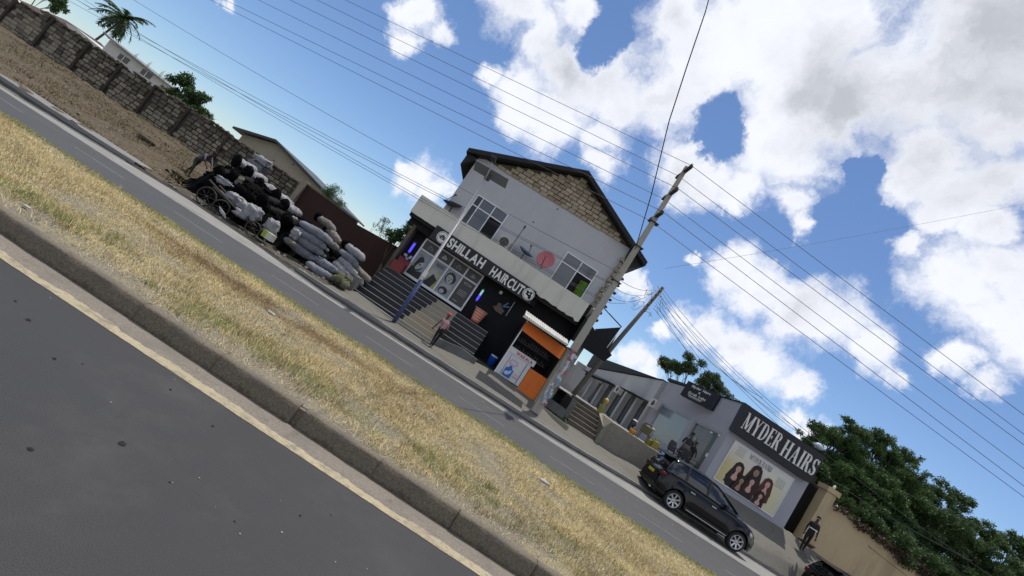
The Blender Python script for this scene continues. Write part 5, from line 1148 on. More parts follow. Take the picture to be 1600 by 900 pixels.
# small sign box
ss = empty('small_sign', (12.7, 27.8, 5.0), 'small black sign box reading Myder Hairs and Scrub Labs projecting above the terrace windows', 'sign')
mb = MB()
q0, q1 = Vector((11.75, 28.2, 0)), Vector((12.75, 26.0, 0))
dq = (q1 - q0).normalized(); nq = Vector((dq.y, -dq.x, 0)); 
if nq.y > 0: nq = -nq
zc0, zc1 = 5.02, 5.98
mb.add([tuple(q0 + Vector((0, 0, zc0))), tuple(q1 + Vector((0, 0, zc0))), tuple(q1 + Vector((0, 0, zc1))), tuple(q0 + Vector((0, 0, zc1))), tuple(q0 - nq * .35 + Vector((0, 0, zc0))), tuple(q1 - nq * .35 + Vector((0, 0, zc0))), tuple(q1 - nq * .35 + Vector((0, 0, zc1))), tuple(q0 - nq * .35 + Vector((0, 0, zc1)))], [(0, 1, 2, 3), (7, 6, 5, 4), (0, 3, 7, 4), (1, 5, 6, 2), (3, 2, 6, 7), (0, 4, 5, 1)])
mb.build('sign_box', M_navy, ss); LQ = (q1 - q0).length; b_ = q0 + nq * .006
for txt, u0, u1, z, h in (('Myder Hairs', .45, 1.85, 5.72, .15), ('&', 1.08, 1.22, 5.52, .12), ('Scrub Labs', .45, 1.75, 5.30, .15)):
    lettering(txt, u0, u1, z, h, tuple(b_), M_let, ss, bold=.02, ext=.01, ex=tuple(dq), gap=.06, slant=.12)
f = Flat(tuple(b_ + nq * .002), ex=tuple(dq), n=tuple(nq)); f.rect(.5, 1.6, 5.20, 5.235, 0); f.build('underline', [M_let], ss); f = Flat(tuple(b_ + nq * .002), ex=tuple(dq), n=tuple(nq)); f.rect(.6, 1.5, 5.14, 5.16, 0); f.build('underline', [M_let], ss)
# poster
po = empty('hair_poster', (15.3, 23.95, 2.0), 'wide pale yellow poster headed MYDER HAIRS with six long haired women under the fascia sign', 'poster')
PX0, PX1, PZ0, PZ1 = 13.58, 17.06, 2.04, 4.17
M_pgold = bpy.data.materials.new('poster_ground'); M_pgold.use_nodes = True; t = M_pgold.node_tree; b = t.nodes['Principled BSDF']; b.inputs['Roughness'].default_value = .35
tcx = nd(t, 'ShaderNodeTexCoord'); sp = nd(t, 'ShaderNodeSeparateXYZ'); t.links.new(tcx.outputs['Generated'], sp.inputs[0])
cr = nd(t, 'ShaderNodeValToRGB'); e = cr.color_ramp.elements; e[0].position = 0; e[0].color = (.50, .42, .16, 1); e[1].position = 1; e[1].color = (.55, .54, .40, 1)
for p_s, c_ in ((.2, (.60, .50, .30, 1)), (.5, (.68, .56, .50, 1)), (.75, (.66, .60, .34, 1))): q = e.new(p_s); q.color = c_
t.links.new(sp.outputs[0], cr.inputs[0]); zr = nd(t, 'ShaderNodeMapRange'); zr.inputs['From Min'].default_value = .45; zr.inputs['From Max'].default_value = 1.0; t.links.new(sp.outputs[2], zr.inputs['Value'])
mx = nd(t, 'ShaderNodeMix', data_type='RGBA'); t.links.new(zr.outputs[0], mx.inputs[0]); t.links.new(cr.outputs[0], mx.inputs[6]); mx.inputs[7].default_value = (.66, .66, .64, 1); t.links.new(mx.outputs[2], b.inputs['Base Color'])
MB().box(PX0, PX1, 23.955, 23.99, PZ0, PZ1).build('print_sheet', M_pgold, po)
B('frame_edge', M_alu, po, PX0 - .03, PX1 + .03, 23.94, 23.995, PZ0 - .05, PZ0); B('frame_edge', M_alu, po, PX0 - .03, PX1 + .03, 23.94, 23.995, PZ1, PZ1 + .03); B('frame_edge', M_alu, po, PX1, PX1 + .03, 23.94, 23.995, PZ0, PZ1); B('frame_edge', M_alu, po, PX0 - .03, PX0, 23.94, 23.995, PZ0, PZ1)
M_hair = plain('dark_hair_print', (.022, .010, .010), .5); M_hair2 = plain('red_brown_hair_print', (.08, .018, .016), .5); M_skin = plain('skin_print', (.38, .20, .14), .5); M_skin2 = plain('light_skin_print', (.56, .34, .27), .5); M_dress = plain('black_dress_print', (.015, .012, .014), .5); M_txt = plain('grey_print_text', (.16, .16, .16), .5)
fl_ = Flat((PX0, 23.952, PZ0), step=.0015)
W_, H_ = PX1 - PX0, PZ1 - PZ0
def lady(cx, cz, s, hm, sm, sway=0, body=True):
    f = fl_; f.poly([(cx - .26 * s, cz - .75 * s), (cx - .36 * s, cz - .45 * s), (cx - .25 * s, cz - .05 * s), (cx - .21 * s, cz + .18 * s), (cx - .10 * s, cz + .30 * s), (cx + .06 * s, cz + .31 * s), (cx + .19 * s, cz + .20 * s), (cx + .25 * s, cz), (cx + .33 * s, cz - .35 * s), (cx + .27 * s, cz - .75 * s)], hm)
    f.poly([(cx - .05 * s, cz - .1 * s), (cx + .05 * s, cz - .1 * s), (cx + .07 * s, cz - .26 * s), (cx + .22 * s, cz - .34 * s), (cx + .2 * s, cz - .6 * s), (cx - .2 * s, cz - .6 * s), (cx - .22 * s, cz - .34 * s), (cx - .07 * s, cz - .26 * s)], sm)
    f.poly([(cx - .17 * s, cz - .43 * s), (cx, cz - .50 * s), (cx + .17 * s, cz - .43 * s), (cx + .22 * s, cz - .95 * s), (cx - .22 * s, cz - .95 * s)], 4)
    f.ell(cx, cz + .02 * s, .105 * s, .15 * s, sm); f.poly([(cx - .13 * s, cz + .02 * s), (cx - .11 * s, cz + .19 * s), (cx, cz + .22 * s), (cx + .12 * s, cz + .17 * s), (cx + .13 * s, cz + .02 * s), (cx + .07 * s, cz + .13 * s), (cx - .05 * s, cz + .14 * s)], hm)
    for sg_ in (-1, 1): f.ell(cx + sg_ * .042 * s, cz + .045 * s, .022 * s, .010 * s, 4); f.poly([(cx + sg_ * .10 * s, cz - .2 * s), (cx + sg_ * .26 * s, cz - .1 * s), (cx + sg_ * .34 * s, cz - .7 * s), (cx + sg_ * .17 * s, cz - .7 * s)], hm)
    f.ell(cx, cz - .055 * s, .035 * s, .014 * s, 1); f.ell(cx, cz - .005 * s, .012 * s, .022 * s, 4 if False else sm)
def clipz(v): return v
for a in ((.83, 1.00, 1.22, 0, 3), (1.69, 1.32, 1.32, 0, 2), (2.46, 1.14, 1.15, 1, 3), (1.23, .58, 1.0, 0, 2), (1.70, .82, 1.1, 0, 3), (2.40, .46, .92, 0, 3)): lady(*a)
# keep the figures inside the sheet
for v_ in range(len(fl_.mb.v)):
    x, y, z = fl_.mb.v[v_]; fl_.mb.v[v_] = (min(max(x, PX0 + .01), PX1 - .01), y, min(max(z, PZ0 + .01), PZ1 - .01))
fl_.build('portrait_print', [M_hair, M_hair2, M_skin, M_skin2, M_dress], po)['kind'] = 'stuff'
serif_text('MYDER HAIRS', PX0 + 1.0, PX0 + 2.30, PZ0 + 1.78, .24, 23.953, M_txt, po, ext=.003)
tx = Flat((PX0, 23.953, PZ0), step=.0006)
for k in range(7): tx.rect(.25 + .02 * (k % 3), .78 - .04 * (k % 2), 2.0 - k * .07, 2.015 - k * .07)
for k in range(7): tx.rect(2.72 + .03 * (k % 3), 3.28 - .05 * (k % 2), 1.75 - k * .07, 1.765 - k * .07)
tx.rect(1.05, 2.28, 1.745, 1.755)
tx.build('small_print', [M_txt], po)['kind'] = 'stuff'
MB().box(13.2, 17.8, 23.93, 24.0, 1.3, 1.95).build('base_band', M_hgrey, hs)
# ---- older shops further back
os_ = empty('terrace_shops', (12, 33, 1.5), 'row of pale grey small shops with pillars and dark doorways behind the terrace', 'building')
mb = MB(); wbox(mb, 8.42, 24.1, -.25, .25, 3.95, 5.62, 0, 4.25); mb.build('upper_band', M_pgr, os_)
mb = MB(); wbox(mb, 8.42, 24.1, -.3, .32, 5.63, 5.70, 0, 4.33); mb.build('roof_edge', M_roof, os_)
mb = MB(); wbox(mb, 8.42, 24.1, -2.2, -2.0, 1.3, 4.2); mb.build('back_wall', mat('dim_shop_wall', (.07, .07, .075), .9), os_)
mb = MB(); wbox(mb, 24.1, 24.5, -4, 1.2, 1.3, 4.3); mb.build('end_wall', M_pgr, os_)
for s0, w in ((8.42, .3), (10.4, .35), (12.6, .35), (15.0, .4), (17.6, .4), (20.4, .4), (23.4, .5)):
    mb = MB(); wbox(mb, s0, s0 + w, -.2, .22, 1.3, 3.96 if s0 < 16 else 3.8); mb.build('pillar', M_pgr, os_)
for s0, z1 in ((9.0, 3.7), (11.1, 3.75), (13.4, 3.6), (16.0, 3.6), (18.6, 3.5)):
    mb = MB(); wbox(mb, s0, s0 + 1.3, -.28, -.22, 1.45, z1); d_ = mb.build('door', plain('dark_green_door', (.05, .06, .055), .7) if 'dark_green_door' not in bpy.data.materials else bpy.data.materials['dark_green_door'], os_)
    mb = MB(); wbox(mb, s0 + .15, s0 + .55, -.22, -.20, 1.7, z1 - .2); mb.build('door_pane', M_glassd, d_); mb = MB(); wbox(mb, s0 + .75, s0 + 1.15, -.22, -.20, 1.7, z1 - .2); mb.build('door_pane', M_glassg, d_)
    mb = MB(); wbox(mb, s0 - .06, s0, -.28, .0, 1.45, z1); mb.build('door_frame', M_post, d_)
mb = MB(); wbox(mb, 9.5, 12.3, .25, 1.1, 3.80, 3.87, 0, 3.86); wbox(mb, 14.4, 23, .25, 1.2, 3.72, 3.8, 0, 3.5); mb.build('canopy', M_soffit, os_)
def acw(s, z, label):
    a = empty('air_conditioner', tuple(WX(s, .5, z)), label, 'air conditioner'); mb = MB(); wbox(mb, s, s + .85, .25, .62, z, z + .58); mb.build('casing', M_cream, a)
    c = WX(s + .32, .625, z + .29); MB().tube([c, c + wn * .012], .2, 16).build('fan_grille', M_steel, a)
acw(7.0, 3.62, 'cream air conditioner on the grey wall left of the big pale window'); acw(13.2, 3.35, 'smaller air conditioner outside the older terrace shops, further back')
tag(MB().box(-1, 1, -1, 1, 0, 0).build('x', M_conc), 'x', 'x') if False else None
# terrace clutter
def jerry(x, y, z, s, m, label, nm='jerrycan', cat='jerrycan'):
    r = empty(nm, (x, y, z), label, cat); MB().loft([[(x + a * s * k1, y + b * s * k1, z + h * s) for a, b in ((-.14, -.09), (.14, -.09), (.14, .09), (-.14, .09))] for h, k1 in ((0, .9), (.03, 1), (.30, 1), (.36, .8), (.38, .4))], 0, smooth=False).build('body', m, r)
    T('neck', m, r, [(x - .07 * s, y, z + .36 * s), (x - .09 * s, y, z + .46 * s)], .03 * s, 8); T('handle', m, r, [(x - .04 * s, y, z + .38 * s), (x, y, z + .47 * s), (x + .10 * s, y, z + .40 * s)], .016 * s, 6)
    return r
M_yel = mat('dirty_yellow_plastic', (.24, .20, .03), .5, var=.2); M_orp = plain('orange_plastic', (.42, .17, .03), .5)
jerry(9.35, 21.95, 1.55, 1.15, M_yel, 'dirty yellow jerrycan on the terrace edge nearest the seated group'); jerry(9.12, 22.1, 1.55, .9, M_yel, 'second yellow jerrycan tucked behind the first on the terrace edge'); jerry(6.9, 23.6, 1.62, 1.0, M_yel, 'yellow jerrycan standing at the top of the terrace stairs')
MB_ = MB(); MB_.ball((6.9, 23.6, 2.25), .14, 0, 10, 7); tag(MB_.build('yellow_ball', plain('bright_yellow', (.42, .30, .02), .5)), 'bright yellow round container above the jerrycan at the stair top', 'container')
bkt = empty('orange_bucket', (8.3, 22.3, 1.55), 'orange bucket with a white lid on the terrace wall', 'bucket'); bx = MB(); bx.loft([[(8.3 + r * math.cos(t * .52), 22.3 + r * math.sin(t * .52), z) for t in range(12)] for r, z in ((.13, 1.55), (.17, 1.85))], 0); bx.build('body', M_orp, bkt)
MB().tube([(8.3, 22.3, 1.85), (8.3, 22.3, 1.88)], .13, 12).build('lid', M_steel, bkt); MB().ball((8.22, 22.5, 2.05), (.16, .14, .16), 0, 8, 5, .2).build('black_bag', M_steel, bkt); MB().ball((8.22, 22.5, 2.22), (.14, .12, .05), 0, 8, 5, .1).build('white_bowl', M_white, bkt)
def chair(x, y, z, yaw, m, label, s=1.0):
    r = empty('plastic_chair', (x, y, z), label, 'chair', 'chairs on the terrace', yaw); k = s
    MB().box(-.24 * k, .24 * k, -.22 * k, .24 * k, .40 * k, .45 * k).build('seat', m, r, local=True)
    MB().loft([[(-.24 * k, .22 * k, .45 * k), (.24 * k, .22 * k, .45 * k), (.24 * k, .27 * k, .45 * k), (-.24 * k, .27 * k, .45 * k)], [(-.25 * k, .27 * k, .7 * k), (.25 * k, .27 * k, .7 * k), (.25 * k, .31 * k, .7 * k), (-.25 * k, .31 * k, .7 * k)], [(-.17 * k, .31 * k, .88 * k), (.17 * k, .31 * k, .88 * k), (.17 * k, .34 * k, .88 * k), (-.17 * k, .34 * k, .88 * k)]], 0, smooth=False).build('backrest', m, r, local=True)
    for sx in (-1, 1):
        for sy in (-1, 1): MB().tube([(sx * .20 * k, sy * .19 * k, .41 * k), (sx * .25 * k, sy * .24 * k, 0)], .022 * k, 6).build('leg', m, r, local=True)
        MB().tube([(sx * .25 * k, .26 * k, .64 * k), (sx * .27 * k, -.2 * k, .64 * k), (sx * .24 * k, -.22 * k, .42 * k)], .02 * k, 6).build('armrest', m, r, local=True)
    return r
M_kh = mat('khaki_plastic', (.14, .13, .07), .7, var=.3); M_blk = plain('black_plastic', (.012, .012, .013), .5)
chair(8.8, 22.2, 1.55, 2.6, M_kh, 'khaki plastic chair draped with cloth on the terrace', 1.0)
chair(10.45, 22.3, 1.56, 0.4, M_blk, 'black chair nearest the terrace edge under the standing person', 1.0); chair(11.2, 22.9, 1.56, -.6, M_blk, 'black chair in front of the dark shop doorway'); chair(11.9, 23.2, 1.57, .9, M_blk, 'black chair closest to the grey shop corner')
MB_ = MB(); MB_.ball((8.78, 22.0, 2.32), (.30, .20, .08), 0, 9, 5, .3); tag(MB_.build('draped_cloth', mat('grey_beige_cloth', (.30, .28, .22), .9, var=.2)), 'grey beige cloth draped over the khaki chair', 'cloth')
random.seed(91)
for k, (x, z, m, nm) in enumerate(((10.2, 1.68, M_white, 'white paper scrap'), (10.6, 1.66, M_steel, 'dark shoe'), (11.0, 1.70, M_white, 'crumpled white bag'), (11.5, 1.70, M_steel, 'dark small bag'), (9.75, 1.66, M_steel, 'black sandal'))):
    tag(MB().ball((x, 21.75, z), (.14, .1, .07), 0, 8, 5, .35).build('small_item', m), nm + ' lying on the terrace wall top', 'litter')
tag(MB().box(10.9, 11.9, 21.70, 21.80, 1.60, 1.70).build('white_board', M_white), 'narrow white board leaning along the terrace wall top', 'board')
# ---- gate, pillar, cream wall
gt = empty('metal_gate', (18.6, 25.0, 1.8), 'tall black sheet metal gate between the hair shop and the cream wall', 'gate')
for k in range(7): MB().box(17.86 + k * .21, 18.06 + k * .21, 24.95, 24.98, 1.85, 4.7 - .03 * k).build('sheet_panel', M_blackw, gt)
MB().box(17.86, 19.33, 24.985, 25.03, 3.3, 3.4).build('rail', M_steel, gt); MB().box(17.86, 19.33, 24.985, 25.03, 4.55, 4.68).build('rail', M_steel, gt)
tag(MB().box(17.86, 19.3, 25.6, 25.9, 1.5, 5.1).build('dark_hut', mat('dark_brown_shack', (.05, .04, .03), .9, var=.3)), 'dark brown shack wall just behind the black gate', 'shack')
M_cw = mat('cream_boundary_wall', (.52, .40, .24), .95, var=.12, scale=.7, bump=.25, bscale=15, dirt=.55, dirtcol=(.26, .20, .13), dscale=.6, streak=True, fine=.08)
cw = empty('cream_wall', (22, 24.3, 1.5), 'tall cream rendered boundary wall overhung by dark foliage at the right', 'wall')
MB().box(18.78, 19.35, 23.9, 24.5, 1.2, 4.62, 0, .01).build('gate_pillar', M_cw, cw); MB().box(18.70, 19.43, 23.82, 24.58, 4.625, 4.86, 0, .01).build('pillar_cap', M_cw, cw)
MB().prism([(19.36, 1.2), (19.36, 4.25), (27, 4.1), (40, 4.1), (40, 1.2)], 24.1, 24.35).build('wall_face', M_cw, cw)
MB().ball((19.0, 23.9, 4.95), (.07, .07, .10), 0, 8, 6).build('lamp_bulb', M_white, cw)
ff = MB(); random.seed(12)
sc_ = tag(MB().ball((18.35, 22.9, 1.88), (.45, .3, .12), 0, 8, 5, .25).build('rubble', M_dirt), 'brown soil and stone pile at the foot of the gate', 'rubble', kind='stuff')
rs = np.random.RandomState(8); cs = [(19.6 + .30 * k, 23.98 + random.uniform(-.1, .2), 4.22 - .012 * k + random.uniform(-.15, .10)) for k in range(44)]
V, F = leaves(cs, [.26 + .009 * k for k in range(44)], 9000, .07, .14, rs, .6); o = tri_mesh('hanging_creeper', V, F, None, leaf_mat('brown_green_creeper', (.035, .03, .015), (.07, .05, .03)), 4); tag(o, 'dry brown green creeper hanging over the top of the cream wall', 'creeper')
# ---- trees on the right
tree((20.6, 28.5, 1.5), [(19.8, 28, 6.9, .8), (20.9, 28, 8.0, 1.1), (22.0, 28.2, 9.0, .9), (21.6, 28, 6.6, 1.4), (20.3, 27.5, 5.6, 1.2), (19.75, 28, 7.9, .55), (22.6, 28.2, 7.6, 1.3), (21.2, 27, 5.0, 1.3), (19.6, 27, 5.6, .7), (22.8, 27, 5.6, 1.4), (22.6, 27.6, 6.6, 1.3)], 'tall dark feathery tree directly right of the MYDER HAIRS sign', 64000, .05, .19, M_leafA, 21, .2, .36, 16, group='trees behind the cream wall', droop=.5)
tree((24.5, 29, 1.5), [(24.0, 29, 9.1, 1.1), (25.4, 29, 9.0, 1.0), (26.2, 29, 9.6, .7), (24.6, 28.5, 7.3, 1.6), (23.2, 27.8, 5.6, 1.5), (26.3, 28.5, 7.3, 1.5), (25, 27.5, 5.2, 1.6), (26.8, 28, 5.8, 1.5), (24.4, 27, 6.2, 1.4), (27.2, 28.4, 7.6, 1.2), (25.4, 28, 8.2, 1.1)], 'broad dark tree in the middle of the row behind the cream wall', 80000, .05, .19, M_leafA, 22, .2, .36, 16, group='trees behind the cream wall', droop=.5)
tree((29.0, 29.5, 1.5), [(28.3, 29, 8.6, 1.2), (30.2, 29, 9.3, .8), (28.8, 28.5, 7.0, 1.7), (31, 29, 7.3, 1.6), (27.6, 28, 5.2, 1.7), (30, 28, 5.0, 1.8), (29.6, 28, 6.4, 1.6), (32, 28, 5.6, 1.6), (30.2, 28.5, 7.9, 1.2), (31.9, 28.6, 6.6, 1.4)], 'dark green tree second from the right edge with a pointed top', 74000, .05, .19, M_leafB, 23, .2, .36, 15, group='trees behind the cream wall', droop=.5)
tree((34, 29.5, 1.5), [(33.2, 29, 8.3, 1.1), (34.6, 29, 8.9, .9), (33.8, 28.5, 6.6, 1.7), (36, 29, 6.8, 1.8), (32.6, 28, 4.8, 1.7)], 'lighter green tree cut by the right edge of the view', 52000, .05, .19, M_leafA, 24, .2, .36, 14, group='trees behind the cream wall', droop=.5)
tree((21.5, 25.3, 1.5), [(20.7, 25.0, 4.7, .6), (21.6, 24.9, 4.7, .7), (22.6, 24.8, 4.6, .9), (23.8, 24.7, 4.4, 1.0), (25, 24.6, 4.2, 1.2), (26.6, 24.5, 4.0, 1.3), (28.4, 24.5, 3.8, 1.4)], 'dark hedge like shrub growing low over the cream wall top', 30000, .06, .17, M_leafB, 25, .12, .5, 8, cat='shrub', name='shrub')
tree((19.0, 45, 1.5), [(16.6, 45, 8.6, 1.2), (18.2, 45, 9.6, 1.3), (17.4, 45, 8.8, 1.1), (20.2, 45, 9.4, 1.3), (21.6, 45, 9.0, 1.0)], 'airy tree showing over the terrace shop roof left of the small sign', 17000, .07, .2, M_leafB, 26, .16, .5, 9)
tree((23.8, 45, 1.5), [(23.0, 45, 9.1, .7), (24.2, 45, 8.9, .7), (25.0, 45, 8.6, .6)], 'sparse small tree showing over the grey roof right of the small sign', 1100, .09, .22, M_leafB, 27, .1, .6, 9)
fb_ = tag(MB().ball((19.55, 27.0, 6.8), (.35, .12, .16), 0, 9, 6, .4).build('blue_white_plastic', mat('blue_white_plastic', (.45, .48, .6), .5, var=.6, scale=10)), 'blue and white plastic bag caught in the tree beside the fascia sign', 'bag')
# ================================================================== second pole and wires
p2 = empty('wooden_power_pole', (7.04, 30, 1.5), 'slimmer dark leaning wooden power pole with a tangle of service wires behind the terrace shops', 'power pole')
T('shaft', mat('old_pole_wood', (.14, .13, .115), .9, var=.2, bump=.3), p2, [(6.75, 30, 1.0), (7.40, 30, 6.0), (8.03, 30, 10.35)], [.17, .145, .11], 10)
random.seed(6)
for k, z in enumerate((10.1, 9.8, 9.5, 9.1, 8.7)):
    x = 6.75 + (z - 1) * .137; MB().tube([(x, 29.9, z), (x - .12, 29.6, z), (x - .12, 29.55, z + .05)], .03, 5).ball((x - .12, 29.52, z + .06), .07, 0, 6, 4).build('insulator', M_ins, p2)
tg = MB()
for k in range(22):
    a = Vector((7.9 + random.uniform(-.9, .5), 29.7 + random.uniform(-.5, .3), 9.3 + random.uniform(-1.1, .9))); b = a + Vector((random.uniform(-.7, .7), 0, random.uniform(-.5, .5))); m_ = (a + b) / 2 + Vector((0, 0, random.uniform(-.4, .2))); tg.tube([a, m_, b], .014, 4)
tag(tg.build('wire_tangle', M_steel, p2), kind='stuff')
M_wire = plain('dark_wire', (.045, .045, .05), .6)
def sag(a, b, s, n=14, r=.011, name='overhead_wire', label='', group=None, m=None, parent=None, sides=4):
    a, b = Vector(a), Vector(b); pts = [a.lerp(b, t / n) - Vector((0, 0, 4 * s * (t / n) * (1 - t / n))) for t in range(n + 1)]
    o = MB().tube(pts, r, sides, caps=False).build(name, m or M_wire, parent)
    return tag(o, label, 'wire', group) if label else o
LP = [(-16.22, 9.15, 18.4), (-17.7, 9.04, 19.6), (-16.21, 8.17, 18.4), (-17.6, 7.93, 19.6), (-16.06, 7.02, 18.4), (-17.6, 7.01, 19.6)]
RP = [(19.28, 10.98), (20.02, 10.95), (19.11, 9.98), (19.96, 9.74), (19.14, 8.64), (19.83, 8.73)]
nm6 = ['uppermost front', 'uppermost rear', 'middle front', 'middle rear', 'lowest front', 'lowest rear']
for k in range(6):
    a = Vector(WP[k]) + Vector((0, 0, .04 if k % 2 == 0 else -.03)); x, z, Y = LP[k]; yl_ = 27.0; s_ = yl_ / Y; e = Vector((x * s_, yl_, 2 + (z - 2) * s_)); e2 = a + (e - a) * 1.9
    sag(a, e2, .06, 20, .011, label='overhead line running left from the %s insulator of the pole' % nm6[k], group='power lines over the road')
    e = Vector((RP[k][0], WP[k][1], RP[k][1])); e2 = a + (e - a) * 2.6
    sag(a, e2, .06, 20, .012, label='overhead line running right from the %s insulator of the concrete pole' % nm6[k], group='power lines over the road')
def back(x, z, Y, Y2): s_ = Y2 / Y; return Vector((x * s_, Y2, 2 + (z - 2) * s_))
low = [((3.28, 18.86, 6.77), (-18.24, 5.5)), ((3.25, 18.86, 6.19), (-20.44, 3.92)), ((3.25, 18.86, 6.24), (-20.2, 4.12)), ((3.2, 18.86, 5.47), (-16.6, 4.34)), ((3.2, 18.86, 5.40), (-16.6, 4.20))]
for k, (a, (x, z)) in enumerate(low):
    e = back(x, z, 18.8, 26); a = Vector(a); sag(a, a + (e - a) * 1.6, [.55, .35, .35, .25, .25][k], 26, .009, label='thin service line crossing the grey facade, %s of the lower bundle' % ['topmost', 'second', 'middle one', 'fourth', 'lowest'][k], group='service lines over the facade')
cb = MB(); pts = [(3.28, 18.86, 7.95), (2.3, 16.5, 9.2), (1.2, 14, 10.34), (.62, 12, 10.75), (.20, 10, 10.6), (.04, 9, 10.2), (-.1, 7.6, 9.8)]
cb.tube([Vector(p) for p in pts], [.019, .019, .018, .016, .013, .010, .008], 6, caps=False); tag(cb.build('thick_cable', M_wire), 'thick dark cable rising over the road from the concrete pole', 'cable')
sag((3.6, 28, 9.6), (26.5, 30, 29.9), .5, 20, .012, 'thin_cable', 'faint thin cable slanting up through the clouds to the right edge', None) if False else tag(sag((7.5, 30, 11.46), (27.0, 30, 30.2), .2, 16, .008, 'thin_cable'), 'faint thin cable slanting up through the clouds to the right edge', 'wire')
random.seed(16)
ends = [(17.7, 24, 6.5), (16.7, 23.8, 6.2), (13.4, 23.5, 6.65), (29.5, 24, 5.6), (30, 24.5, 4.9), (27.5, 24, 3.6), (25, 22.9, 3.1), (29, 26, 7.9), (27, 24.0, 5.7)]
for k, e in enumerate(ends):
    a = Vector((7.98 + .02 * k, 29.8, 10.2 - .17 * k)); sag(a, e, .5 + .12 * k, 18, .012, label='drooping service wire fanning from the wooden pole, %s' % ['to the fascia corner', 'to the fascia middle', 'to the roof edge', 'to the far right upper', 'to the far right lower', 'low past the gate', 'lowest past the gate', 'through the tree tops', 'across the cream wall'][k], group='service wires from the wooden pole')
for k in range(7):
    a = Vector((3.35, 19.1, 6.6 - .38 * k)); e = Vector((7.7 - .1 * k, 29.8, 9.9 - .25 * k)); sag(a, e, .25 + .1 * (k % 3), 12, .011, name='link_wire', parent=pole) if k < 4 else None
# clamps on the concrete pole
random.seed(13)
for k in range(9):
    z = 4.0 + k * .33; MB().ball((3.50 + random.uniform(-.03, .05), 18.98, z), (.08, .08, .06), 0, 7, 5, .35).build('clamp', M_iron, pole)

